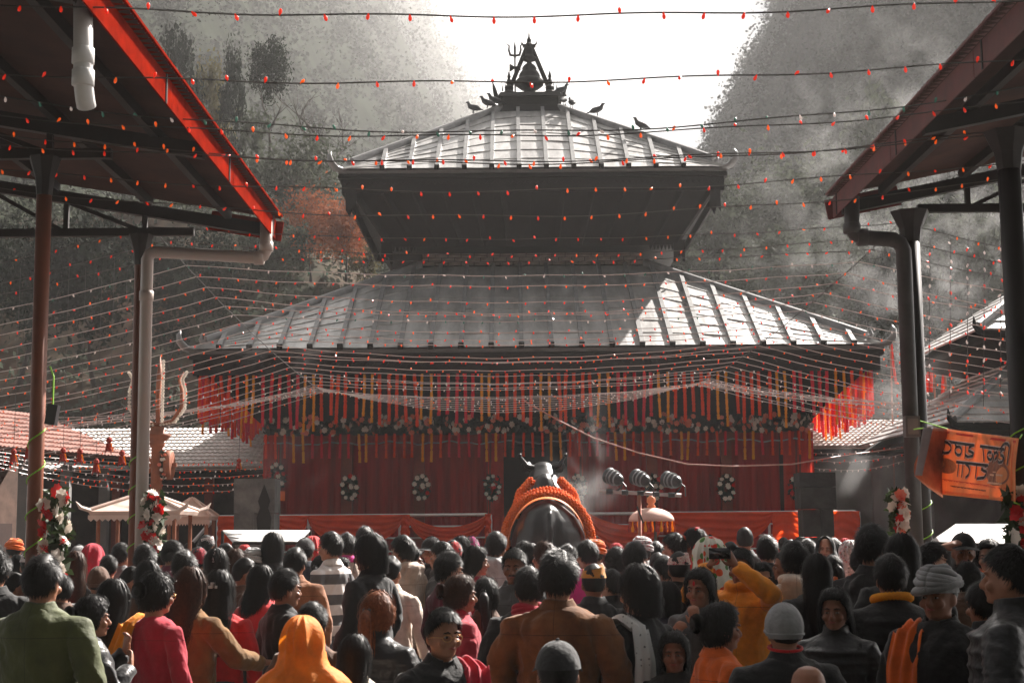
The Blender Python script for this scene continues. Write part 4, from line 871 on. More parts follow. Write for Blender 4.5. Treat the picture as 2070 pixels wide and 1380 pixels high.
for s in (-1,1):
    q = [(tx+s*.0,GY,Zp(858)),(tx+s*.22,GY,Zp(852)),(tx+s*.36,GY,Zp(825)),(tx+s*.36,GY,Zp(790)),(tx+s*.31,GY,Zp(768)),(tx+s*.38,GY,Zp(752))]
    b = MB(); b.tube(q, [.06,.07,.07,.06,.04,.01], 10, flat=.5); put('side_prong', b, RUST, tr, True)
    for j in range(26):
        t = j/25*4.9; i = int(t); pp = Vector(q[i]).lerp(Vector(q[i+1]),t-i); inst('garland_flower', FL['w'][j%2], tr, pp+Vector((s*.06,-.05,0)), (R(90)+rf_.gauss(0,.4),0,0), .62)
for j in range(20): inst('garland_flower', FL['w'][j%2], tr, (tx+.08,GY-.05,Zp(855-6.5*j)), (R(90),rf_.gauss(0,.4),0), .62)
# ---- kiosks and canopies
def kiosk(x0, x1, ye, yt, ytip, Y, label, mat, curl, topw):
    a, c = P(x0,ye,Y), P(x1,ye,Y); cx = (a.x+c.x)/2; hw = (c.x-a.x)/2; ze, zt = a.z, P(x0,yt,Y).z
    o = thing('roofed_kiosk', label, 'kiosk', (cx,Y+hw,0)); cy = Y+hw
    b = MB(); b.frustum(cx,cy,hw,ze,topw,zt); b.frustum(cx,cy,hw-.02,ze-.05,hw,ze-.002,False); rf = put('roof', b, mat, o)
    for s in (-1,1):
        for q in (-1,1):
            b = MB(); b.tube([(cx+s*hw,cy+q*hw,ze+.02),(cx+s*topw,cy+q*topw,zt+.02)], .022, 6); put('hip_ridge', b, mat, rf)
            if curl: 
                b = MB(); b.tube([(cx+s*hw*.96,cy+q*hw*.96,ze+.01),(cx+s*(hw+.08),cy+q*(hw+.08),ze+.05),(cx+s*(hw+.13),cy+q*(hw+.13),ze+.13)], [.03,.03,.004], 6); put('corner_horn', b, mat, rf)
            b = MB(); b.tube([(cx+s*hw*.82,cy+q*hw*.82,0),(cx+s*hw*.82,cy+q*hw*.82,ze)], .028, 8); put('post', b, RUST, o)
    b = MB(); zz = P(x0,ytip,Y).z-zt; b.lathe((cx,cy,zt-.01),[(topw*.9,0),(topw*.9,zz*.25),(topw*.4,zz*.3),(topw*.5,zz*.4),(topw*.22,zz*.5),(topw*.32,zz*.6),(topw*.15,zz*.7),(.02,zz*.85),(.004,zz)],10); put('finial', b, RUST if curl else mat, o, True)
    n = 16
    for k in range(n):
        b = MB(); b.prism([(-hw/n,0),(hw/n,0),(hw/n,-.05),(0,-.085),(-hw/n,-.05)],(cx-hw+(2*k+1)*hw/n,cy-hw+.005,ze-.05),(1,0,0),(0,0,1),.01); put('valance_scallop', b, mat, o)
CREAMROOF = M('cream_metal_roof', (.62,.47,.40), .5, var=.15, scale=3); CLOTHROOF = M('pale_pink_tent_cloth', (.68,.48,.40), .8, var=.12, trans=.3)
kiosk(178,366,1033,1002,975,20.5,'small pagoda-roofed kiosk behind the white drain pipe',CREAMROOF,True,.13)
kiosk(332,424,1044,1009,1001,22.5,'small pointed tent canopy left of the stair rail',CLOTHROOF,False,.02)
def canopy(corners, Y0, Y1, label, mat, th=.015, legs=True, edge=True):
    (x0,y0),(x1,y1),(x2,y2),(x3,y3) = corners
    q = [P(x0,y0,Y1),P(x1,y1,Y1),P(x2,y2,Y0),P(x3,y3,Y0)]
    m_ = sum(q,Vector())/4; o = thing('stall_canopy', label, 'canopy', (m_.x,m_.y,0))
    b = MB(); b.grid(9,5,lambda u,v: tuple(q[0].lerp(q[1],u).lerp(q[3].lerp(q[2],u),v)-Vector((0,0,.03*math.sin(u*3.14)*math.sin(v*3.14)+.006*math.sin(u*25))))); put('sheet', b, mat, o, True, solid=th)
    if legs:
        for k in range(4):
            b = MB(); b.tube([(q[k].x,q[k].y,0),(q[k].x,q[k].y,q[k].z)], .02, 6); put('leg', b, STEEL_DARK, o)
    if edge: b = MB(); b.tube([q[3],q[2]], .02, 6); put('front_bar', b, STEEL_DARK, o)
    return o
WHITESHEET = M('white_tarpaulin', (.72,.70,.68), .6, var=.1, scale=2, trans=.2)
canopy(((1932,1060),(2046,1060),(2040,1103),(1876,1098)), 13.2, 14.6, 'white stall canopy at the right between the shed posts', WHITESHEET)
cb_ = canopy(((450,1072),(627,1072),(603,1097),(472,1097)), 18.4, 19.6, 'pale grey metal stall roof below the left stone pillar', M('pale_sheet_metal',(.5,.49,.48),.5,metal=.2,var=.25,scale=3,bump=.3))
b = MB(); q = P(475,1085,18.9); b.box((q.x,q.y,q.z+.03),(.17,.12,.012)); put('vent_plate', b, STEEL_DARK, cb_)
# paper notice on the left temple corner, speaker box on the right post
b = MB(); q = P(571,1002,WF-.13); b.box(q,(.09,.012,.17)); put('paper_notice', b, M('orange_paper',(.8,.16,.05),.8), label='small orange paper notice on the left temple corner pillar', cat='notice')
bo = thing('junction_box', 'small grey electric box strapped to the right shed post', 'box', P(1843,862,YR-.2))
b = MB(); q = P(1843,862,YR-.2); b.box(q,(.14,.1,.2)); put('case', b, M('grey_box',(.12,.11,.11),.5), bo)
b = MB(); b.box(q+Vector((0,-.052,0)),(.1,.008,.15)); put('lid', b, M('grey_lid',(.2,.17,.165),.5), bo)
bo = thing('junction_box', 'small black electric box on the nearer left shed post', 'box', P(108,835,YL*.79-.12))
b = MB(); q = P(106,838,YL*.79-.12); b.box(q,(.08,.08,.16),ry=.15); put('case', b, LB, bo)
b = MB(); b.tube([q+Vector((0,0,.08)),q+Vector((.0,0,.3)),q+Vector((-.03,0,.38))], .008, 5); put('lead', b, GREENWIRE, bo)
# ---- flower bouquets tied to the shed posts
def bouquet(px, py, Y, hpx, wpx, label, n, mix):
    c = P(px,py,Y); rx, rz = wpx/2*Y/F, hpx/2*Y/F; o = thing('post_bouquet', label, 'bouquet', c, 'red and white bouquets tied to the shed posts')
    put('foliage', leaves(c,(rx*.8,rx*.6,rz),220,.06,rf_), M('bouquet_leaf',(.03,.05,.015),.6,var=.5,trans=.2), o)
    for k in range(n):
        t = (k+.5)/n*2-1; fl_ = FL[mix[k%len(mix)]][k%2]
        inst('flower', fl_, o, (c.x+rf_.uniform(-1,1)*rx*math.sqrt(max(0.1,1-t*t*.6)), c.y-rx*.5-rf_.uniform(0,.05), c.z+t*rz), (R(80)+rf_.gauss(0,.5),rf_.gauss(0,.5),rf_.uniform(0,6)), rf_.uniform(.95,1.4))
bouquet(312,1058,YL-.3,125,44,'red and white bouquet on the white drain pipe of the left shed',24,'wrrww')
bouquet(112,1085,YL*.79-.15,190,60,'tall red and white bouquet on the nearer left shed post',28,'rwrww')
bouquet(1816,1036,YR-.3,85,40,'bouquet of pale and red flowers on the right shed post',18,'pwrw')
bouquet(2058,1080,YR*.797-.25,175,62,'dark bouquet at the right edge on the nearer right post',24,'prrw')
# ================================================================== PEOPLE
HC = Vector((0,-.005,1.54)); HR = (.0765,.098,.113)
def hp(az, t, lift=0):      # point over the skull: az 0 = face, pi = nape; t 0 = crown
    return HC+Vector((math.sin(az)*math.sin(t)*(HR[0]+lift), math.cos(az)*math.sin(t)*(HR[1]+lift), math.cos(t)*(HR[2]+lift)))
def ringloft(b, rings, n=20):
    vs = []
    for z,cy,rx,yf,yb in rings:
        for j in range(n):
            a = 2*math.pi*j/n; c_, s_ = math.cos(a), math.sin(a)
            vs.append((rx*s_, cy+(yf if c_>0 else yb)*c_, z))
    k = len(rings); fs = [(i*n+j, i*n+(j+1)%n, (i+1)*n+(j+1)%n, (i+1)*n+j) for i in range(k-1) for j in range(n)]
    b.add(vs, fs+[tuple(range(n-1,-1,-1)), tuple(range((k-1)*n,k*n))])
def hand(b, w, d, up, curl=.5, th=1):
    "palm, four unequal fingers and a thumb from the side of the palm; th = thumb side"
    w = Vector(w); d = Vector(d).normalized(); up = Vector(up); up = (up-d*up.dot(d)).normalized(); sd = d.cross(up)*th   # up = back of the hand
    b.tube([w-d*.01,w+d*.03,w+d*.085], [(.026,.018),(.036,.017),(.04,.014)], 10, ref=sd)
    for k,(o_,L) in enumerate(((.029,.068),(.0095,.078),(-.0105,.073),(-.029,.058))):
        p = w+d*.08+sd*o_; dd = d.copy(); pts = [p-d*.01]; 
        for s in range(3):
            pts.append(pts[-1]+dd*L*(.42,.33,.25)[s]); dd = (dd*math.cos(curl*.8)-up*math.sin(curl*.8)).normalized(); 
        b.tube(pts, [.0098,.0095,.0088,.007], 7)
    p = w+d*.02+sd*.026; dd = (d*.6+sd*.7-up*.3).normalized()
    b.tube([p,p+dd*.035,p+(dd*.6+d*.5).normalized()*.07-up*.01], [.013,.0115,.008], 7)
POSES = {   # elbow, wrist, hand direction, back-of-hand, curl for (left, right); x is mirrored for the left side
 'down': (((.262,-.03,1.09),(.255,.09,.86),(0,.35,-1),(1,0,0),.5),)*2,
 'hold': (((.25,.0,1.10),(.11,.27,1.14),(-.5,.8,.25),(.6,.4,-.6),.7),)*2,
 'phone': (((.25,.02,1.10),(.16,.27,1.2),(-.3,.7,.6),(.3,.6,-.7),1.0),((.262,-.03,1.09),(.255,.09,.86),(0,.35,-1),(1,0,0),.5)),
 'raise': (((.29,.24,1.36),(.09,.36,1.56),(-.5,.25,.9),(.7,.5,.3),.75),)*2,
 'shade': (((.262,-.03,1.09),(.255,.09,.86),(0,.35,-1),(1,0,0),.5),((.33,.13,1.38),(.17,.15,1.57),(-.9,.05,.25),(.1,.5,.9),.15)),
 'chin': (((.22,.08,1.1),(.08,.23,1.32),(-.25,.1,1),(.3,1,0),1.1),((.22,.08,1.1),(.1,.22,1.24),(-.6,.2,.7),(.3,1,0),1.1)),
 'reach': (((.262,-.03,1.09),(.255,.09,.86),(0,.35,-1),(1,0,0),.5),((.27,.13,1.12),(.27,.40,1.07),(-.1,1,-.05),(.3,0,1),.5)),
}
SKIN = [M('skin_%d'%i, c, .5, var=.12, scale=12, spec=.35) for i,c in enumerate(((.30,.135,.08),(.22,.09,.05),(.38,.19,.125)))]
_bm = {}
def body(pose):
    if pose in _bm: return _bm[pose]
    b = MB()
    ringloft(b, [(1.42,.02,.02,.03,.03),(1.428,.015,.038,.068,.046),(1.445,.005,.052,.08,.058),(1.467,0,.061,.086,.074),(1.49,-.002,.067,.086,.085),(1.52,-.004,.0705,.084,.092),(1.548,-.005,.0725,.088,.094),(1.585,-.005,.071,.086,.094),(1.618,-.006,.061,.074,.082),(1.642,-.008,.039,.048,.055),(1.651,-.008,.012,.016,.02)])
    b.tube([(0,.083,1.545),(0,.098,1.522),(0,.112,1.5),(0,.105,1.488)], [.008,.011,.0145,.013], 8); 
    for s in (-1,1):
        b.ell((s*.012,.1,1.494),(.01,.01,.008),8,6); b.ell((s*.03,.084,1.553),(.026,.012,.009),8,6); b.ell((s*.043,.068,1.497),(.024,.022,.022),8,6)
        b.ell((s*.0755,-.012,1.515),(.011,.024,.034),10,8,Matrix.Rotation(s*.35,3,'Z'))
    b.ell((0,.09,1.474),(.023,.009,.006),8,6); b.ell((0,.088,1.463),(.021,.01,.007),8,6); b.ell((0,.08,1.438),(.02,.014,.014),8,6)
    b.tube([(0,-.025,1.32),(0,-.022,1.40),(0,-.012,1.47)], [.06,.055,.056], 12)
    ringloft(b, [(.76,0,.16,.1,.11),(.9,0,.165,.105,.115),(1.05,0,.145,.1,.1),(1.2,0,.155,.1,.1),(1.28,-.005,.15,.09,.09),(1.335,-.01,.11,.065,.07),(1.37,-.015,.065,.05,.055)])
    for i,s in ((0,-1),(1,1)):
        el,wr_,hd,up,cu = POSES[pose][i]; m_ = lambda v: Vector((v[0]*s,v[1],v[2]))
        b.tube([(s*.11,-.012,1.29),(s*.178,-.014,1.285),m_(el)*.5+Vector((s*.18,-.014,1.29))*.5,m_(el),(m_(el)+m_(wr_))/2,m_(wr_)], [.035,.042,.04,.036,.034,.025], 10)
        hand(b, m_(wr_), m_(hd), m_(up), cu, -1 if s < 0 else 1)
        b.tube([(s*.085,0,.85),(s*.09,.01,.65),(s*.09,.015,.48),(s*.09,-.01,.33),(s*.09,-.02,.1),(s*.09,-.01,.05)], [.085,.075,.055,.052,.036,.038], 10)
        b.tube([(s*.09,-.05,.035),(s*.092,.05,.045),(s*.095,.16,.025)], [(.035,.03),(.042,.035),(.035,.02)], 10, ref=(1,0,0))
    _bm[pose] = remesh(b, .0085 if pose in ('down',) else .0075, 2, None, (SKIN[0],), 'body'); return _bm[pose]
CL0 = M('cloth_black', (.02,.02,.021), .85)
def garment(kind, pose, seed=0):
    key = (kind,pose,seed)
    if key in _bm: return _bm[key]
    b = MB(); hem = {'kurta':.48,'coat':.62}.get(kind,.78); o = .008 if kind in ('shirt','kurta') else .017; fat = 1.12 if kind == 'puffer' else 1
    R0 = [(hem,0,.175+o,.12+o,.13+o),(.9,0,.172+o,.118+o,.125+o),(1.05,0,.158+o,.115+o,.112+o),(1.2,0,.172+o,.122+o,.118+o),(1.30,-.006,.178+o,.11+o,.112+o),(1.345,-.012,.165+o,.088+o,.098+o),(1.372,-.016,.128+o,.066+o,.076+o),(1.392,-.016,.085+o,.054+o,.062+o),(1.408,-.016,.056+o,.05+o,.054+o)]
    R0 = [(z,c_,rx*(fat if z<1.34 else 1),f*(fat if z<1.34 else 1),bb*(fat if z<1.34 else 1)) for z,c_,rx,f,bb in R0]; ringloft(b, R0, 24)
    for i,s in ((0,-1),(1,1)):
        el,wr_,hd,up,cu = POSES[pose][i]; m_ = lambda v: Vector((v[0]*s,v[1],v[2])); e, w_ = m_(el), m_(wr_); sh = Vector((s*.182,-.014,1.302))
        b.tube([(s*.11,-.012,1.315),sh,sh.lerp(e,.5)+Vector((s*.008,0,0)),e,e.lerp(w_,.5),w_+(e-w_)*.04], [.045+o,.055+o,(.05+o)*fat,(.044+o)*fat,(.042+o)*fat,.03+o*.7], 12)
        if kind == 'puffer':
            for q in range(1,6): p = sh.lerp(e,q/6); b.ell(p,(.085,.085,.028),12,6)
    if kind == 'puffer':
        for q in range(9): b.ell((0,0,.8+q*.062),(.222,.165,.03),20,6)
    if kind == 'puffer': b.tube([(0,-.02,1.395),(0,-.018,1.43),(0,-.016,1.452)], [(.08,.078),(.078,.076),(.076,.074)], 14)
    if kind == 'hoodie':
        pts = [(.088*math.sin(a)*1.05, -.03-.095*math.cos(a)*-1 if 0 else -.02+.09*math.cos(a), 1.415-.012*math.cos(a)) for a in np.linspace(0,6.283,21)]; b.tube(pts,.03,8)
        b.ell((0,-.125,1.36),(.11,.05,.085),14,8); b.ell((0,-.135,1.40),(.1,.045,.045),14,8)
    wrk = {'shirt':(.014,9,(1,1,.6)),'kurta':(.016,8,(1,1,.4)),'puffer':(.004,14,(1,1,1))}.get(kind,(.018,8,(1,1,.7)))
    _bm[key] = remesh(b, .0115, 2, wrk, (CL0,), kind, seed); return _bm[key]
def trousers():
    if 'tr' in _bm: return _bm['tr']
    b = MB(); ringloft(b, [(.78,0,.165,.115,.125),(.9,0,.17,.118,.125),(.97,0,.165,.115,.12)])
    for s in (-1,1): b.tube([(s*.085,0,.86),(s*.095,.01,.65),(s*.095,.012,.45),(s*.095,-.005,.25),(s*.095,-.01,.07)], [.105,.092,.075,.066,.062], 12)
    _bm['tr'] = remesh(b,.016,2,(.006,9,(1,1,.6)),(CL0,),'trousers'); return _bm['tr']
HAIRM = {k:M('hair_'+k, c, .5, var=.5, scale=60, spec=.16) for k,c in (('black',(.010,.009,.0085)),('brown',(.045,.018,.009)),('auburn',(.16,.05,.018)),('grey',(.22,.21,.2)))}
def ribbon(b, pts, w_, nrm):
    k = len(pts); vs = []
    for i,p in enumerate(pts):
        d = (pts[min(i+1,k-1)]-pts[max(i-1,0)]).normalized(); x = d.cross(nrm); x = x.normalized() if x.length > 1e-5 else Vector((1,0,0)); ww = w_*(1-.85*i/(k-1))
        vs += [p-x*ww, p+x*ww]
    b.add(vs, [(2*i,2*i+1,2*i+3,2*i+2) for i in range(k-1)])
def tmax(az, style):
    a = abs((az+math.pi)%(2*math.pi)-math.pi); f = lambda p: np.interp(a,[0,.7,1.15,1.4,1.75,2.2,3.15],p)
    return float(f([.95,1.0,1.3,1.42,1.72,2.1,2.18]) if style != 'long' else f([.92,1.0,1.5,2.0,2.2,2.3,2.35]))
def hairmesh(style, seed=0):
    key = ('hair',style,seed)
    if key in _bm: return _bm[key]
    rr = random.Random(seed+31); b = MB(); wom = style in ('long','pony','bun','bob','wavy')
    base = 'long' if wom else 'short'; lift = {'short':.013,'crew':.0105,'tall':.018}.get(style,.014)
    nz = lambda p: noise.noise(p*22+Vector((seed*5,0,0)))
    def shell(u,v):
        az = u*6.2832; t = v*tmax(az,base); p = hp(az,t,0); n_ = (p-HC).normalized(); edge = min(1,(1-v)*5+.15)
        vol = lift*(1+ (.6*max(0,math.cos(t)) if not wom else 0))
        lock = .006*math.sin(az*21+4*math.sin(az*3+seed)+v*2) if wom else 0
        return p+n_*(vol*edge+(.006 if wom else .011)*nz(p)*edge+lock*edge*min(1,v*3))
    b.grid(40,16,shell,True)
    N = {'crew':1400}.get(style,2600)
    for k in range(N):
        az = rr.uniform(0,6.2832); v = rr.random()**.62*.97; t = v*tmax(az,base)
        if wom:      # combed strands hugging the skull
            w_ = rr.uniform(-.05,.05); L = rr.uniform(.35,.6); lf = lift+rr.uniform(-.002,.008)+(.016 if k%17 == 0 else 0)+.007*math.sin(az*21+4*math.sin(az*3+seed))*min(1,v*3)
            pts = [hp(az+w_*q, min(t+L*q/4, tmax(az,base)+.08), lf-(.006 if q == 0 else 0)+.004*math.sin(q*1.7+k)) for q in range(5)]; ribbon(b, pts, rr.uniform(.002,.004), (pts[2]-HC).normalized()); continue
        p = hp(az,t,lift*(1+.5*max(0,math.cos(t)))+.009*noise.noise(hp(az,t)*22+Vector((seed*5,0,0)))); n_ = (p-HC).normalized()
        sw = noise.noise(p*11+Vector((seed*3,2,1))); cr = HC+Vector((.012,-.045,.11)); tang = (p-cr)+Vector((sw*.05,noise.noise(p*11+Vector((9,seed,1)))*.05,0))*(1 if style != 'tall' else 2); L = rr.uniform(.022,.04) if style != 'crew' else .009; st = .17 if style != 'tall' else .38
        tang = (tang-n_*tang.dot(n_)).normalized(); d = (tang+n_*st*(rr.uniform(.5,1.6) if k%8 else 3.0)+Vector((rr.gauss(0,.15),rr.gauss(0,.15),rr.gauss(0,.15)))).normalized(); pts = [p-n_*.004]
        for s in range(3):
            pts.append(pts[-1]+d*L/3); d = (d+tang*.3-n_*.14).normalized()
        ribbon(b, pts, rr.uniform(.0018,.0036), n_)
    def fall(p0, p1, spread, n, wav, w_=.007):
        for k in range(n):
            ox, oy = rr.gauss(0,spread[0]), rr.gauss(0,spread[1]); ph = rr.uniform(0,6); e = rr.uniform(.8,1.05); pts = []
            for s in range(8):
                t = s/7*e; q = [Vector(x) for x in p0]; i = min(len(q)-2,int(t*(len(q)-1))); c_ = q[i].lerp(q[i+1],min(1,t*(len(q)-1)-i)); sp = min(1,.25+t*2.2)*(1-.35*t*t)
                pts.append(c_+Vector((ox*sp+wav*math.sin(t*11+ph), oy*sp+wav*.5*math.cos(t*11+ph), 0)))
            ribbon(b, pts, w_*rr.uniform(.6,1.2), Vector((ox*3,-1,0)).normalized())
    if style in ('long','wavy','bob'):
        zend = 1.40 if style == 'bob' else 1.12; amp = .016 if style == 'wavy' else .007; rng_ = 2.15 if style == 'bob' else 1.75
        if style != 'bob': b.tube([(0,-.07,1.53),(0,-.095,1.45),(0,-.128,1.36),(0,-.15,1.25),(0,-.152,1.16)], [(.05,.02),(.066,.028),(.07,.026),(.062,.024),(.02,.01)], 14, ref=(1,0,0))
        for k in range(900 if style != 'bob' else 800):
            az = math.pi+max(-rng_,min(rng_,rr.gauss(0,.85))); lf = .016+abs(rr.gauss(0,.006))+.009*math.sin(az*17+3*math.sin(az*3)); ph = rr.uniform(0,6); ze = zend+abs(rr.gauss(0,.05 if style != 'bob' else .012)); pts = []
            te = 1.75
            t0 = rr.uniform(.25,.8)
            for q in range(5): pts.append(hp(az+.05*math.sin(q+ph), t0+(te-t0)*q/4, lf+.004*math.sin(q*2+ph)))
            p = pts[-1]; m = 6
            for q in range(1,m+1):
                f = q/m; z = p.z+(ze-p.z)*f; yb = p.y if style == 'bob' else min(p.y, 1.0)+( -.165-p.y)*min(1,max(0,(p.z-z)/.16))*(.55+.45*abs(math.cos(az))); xs = p.x*(1+.12*math.sin(f*3.1)-.3*f*f) if style != 'bob' else p.x*(1+.06*f)
                pts.append(Vector((xs+amp*math.sin(f*9+ph), yb+amp*.5*math.cos(f*9+ph)+.006*math.sin(k), z)))
            ribbon(b, pts, rr.uniform(.002,.0045), Vector((math.sin(az),math.cos(az),.2)).normalized())
    if style == 'pony':
        b.ell((0,-.115,1.565),(.026,.026,.026),10,8); path = [(0,-.12,1.565),(.01,-.155,1.53),(.02,-.165,1.44),(.03,-.16,1.33),(.03,-.16,1.24)]
        b.tube(path,[.02,.035,.035,.028,.006],10); fall(path,None,(.016,.014),160,.006)
    if style == 'bun':
        b.ell((0,-.125,1.56),(.05,.042,.048),14,10)
        for k in range(140):
            a = rr.uniform(0,6.28); c_ = Vector((0,-.13,1.56)); pts = [c_+Vector((math.cos(a+s*.4)*.052*math.cos(s*.3),-.03*math.sin(s*.5)+.0,math.sin(a+s*.4)*.05*math.cos(s*.3))) for s in range(5)]; ribbon(b,pts,.005,Vector((0,-1,0)))
    _bm[key] = b.mesh('hair',[HAIRM['black']],True); return _bm[key]
def hatmesh(kind):
    key = ('hat',kind)
    if key in _bm: return _bm[key]
    b = MB()
    if kind == 'cap':
        b.grid(28,9, lambda u,v: hp(u*6.2832, v*1.42, .02+.004*math.sin(v*3)), True)
        b.grid(14,5, lambda u,v: (lambda a: (math.sin(a)*(.1+.012*v), .06+math.cos(a)*(.045+.085*v)+.0, 1.575-.02*v-.018*abs(math.sin(a))))((u-.5)*2.6)); b.ell((0,-.005,1.677),(.009,.009,.006),8,4)
    elif kind == 'topi':
        b.grid(28,6, lambda u,v: (lambda a: Vector((math.sin(a)*(.093-.02*v), math.cos(a)*(.112-.028*v)-.005, 1.572+.072*v+.02*v*math.sin(a+.6))))(u*6.2832), True)
        b.grid(28,4, lambda u,v: (lambda a: Vector((math.sin(a)*.073*(1-v), math.cos(a)*.084*(1-v)-.005, 1.644+.02*math.sin(a+.6)*(1-v)-.012*math.sin(v*3.14))))(u*6.2832), True)
    elif kind == 'beanie':
        b.grid(36,14, lambda u,v: hp(u*6.2832, v*(1.9 if math.cos(u*6.2832) < 0 else 1.3+.5*abs(math.sin(u*6.2832))), (.021 if v<.7 else .021-.02*(v-.7))+.0018*math.sin(u*6.2832*26)), True)
        pts = [hp(a,1.72 if math.cos(a)<0 else 1.2+.45*abs(math.sin(a)),.018) for a in np.linspace(0,6.2832,29)]; b.tube(pts,.007,8)
    elif kind == 'turban':
        b.grid(28,10, lambda u,v: hp(u*6.2832, v*1.5, .022), True)
        for k in range(7):
            ph = k*.9; tl_ = .35*math.sin(k*1.9); pts = [hp(a,1.36-.13*k+.16*math.sin(a+ph)+tl_*.2,.026+.004*math.sin(3*a+k)) for a in np.linspace(0,6.2832,33)]; b.tube(pts,[(.024,.018)]*33,8)
    elif kind in ('veil','bighood'):
        ex = .0 if kind == 'veil' else .012
        def vf(u,v):
            a = math.pi+(u-.5)*2*2.35; fold = 1-abs(math.sin(u*23+1.5*math.sin(u*9+v*2)))
            if v < .5:
                t = .05+v/.5*1.75; p = hp(a,t,.026+ex); fr = max(0,math.cos(a)); return p+(p-HC).normalized()*.03*fold*v*2
            w_ = (v-.5)/.5; z = 1.505-.62*w_; rx = np.interp(w_,[0,.14,.22,.32,.55,1],[.105,.12,.2,.255,.29,.31]); ry = np.interp(w_,[0,.14,.22,.32,.55,1],[.125,.125,.145,.16,.19,.205]); f2 = .022+.055*w_*fold
            return Vector((math.sin(a)*(rx+f2), math.cos(a)*(ry+f2)-.01, z+.03*math.sin(u*7)*w_))
        b.grid(90,34,vf)
    elif kind == 'shawl':
        def sf(u,v):
            a = math.pi+(u-.5)*2*2.7; fold = math.sin(u*38+2*math.sin(u*8+v*3)); z = 1.425-.5*v
            rx = np.interp(v,[0,.06,.13,.22,.45,1],[.085,.14,.215,.262,.305,.325]); ry = np.interp(v,[0,.06,.13,.22,.45,1],[.09,.115,.14,.16,.195,.21]); f2 = .014*v*fold
            return Vector((math.sin(a)*(rx+f2), math.cos(a)*(ry+f2)-.012, z+.04*math.sin(u*5+1)*v))
        b.grid(80,22,sf)
    elif kind in ('strip_right','strip_left'):
        s = 1 if kind == 'strip_right' else -1; path = [Vector(p) for p in ((s*.12,.175,1.0),(s*.125,.15,1.2),(s*.125,.09,1.375),(s*.125,-.01,1.425),(s*.13,-.115,1.37),(s*.14,-.172,1.2),(s*.145,-.178,1.0),(s*.145,-.172,.62))]
        def st(u,v):
            t = v*(len(path)-1); i = min(len(path)-2,int(t)); p = path[i].lerp(path[i+1],t-i); wd = .075+.01*math.sin(v*9)
            return p+Vector(((u-.5)*2*wd+.008*math.sin(v*14), .010*math.sin(u*17+v*3)*(1 if p.y>0 else -1), .014*math.cos(u*17)+ (-.03*abs(u-.5)*2 if i in (2,3) else 0)))
        b.grid(20,44,st)
    elif kind in ('collar','stand'):
        def cf(u,v):
            a = math.pi+(u-.5)*2*2.75; front = max(0,math.cos(a)); w_ = v*(1 if kind == 'collar' else .55)
            r = np.interp(w_,[0,.5,.62,1],[.074,.069,.074,.1]); z = np.interp(w_,[0,.5,.56,1],[1.385,1.442,1.444,1.393])
            return Vector((math.sin(a)*r, math.cos(a)*(r*.97)-.016, z-.03*front-.004*math.sin(a*3)))
        b.grid(36,12,cf)
    elif kind == 'neckscarf':
        for k in range(3):
            pts = [(math.sin(a)*(.085+.006*k), math.cos(a)*(.082+.006*k)-.018, 1.425-.018*k+.012*math.sin(a*2+k)) for a in np.linspace(0,6.2832,25)]; b.tube(pts,[(.026,.02)]*25,8)
    _bm[key] = b.mesh(kind,[CL0],True); return _bm[key]
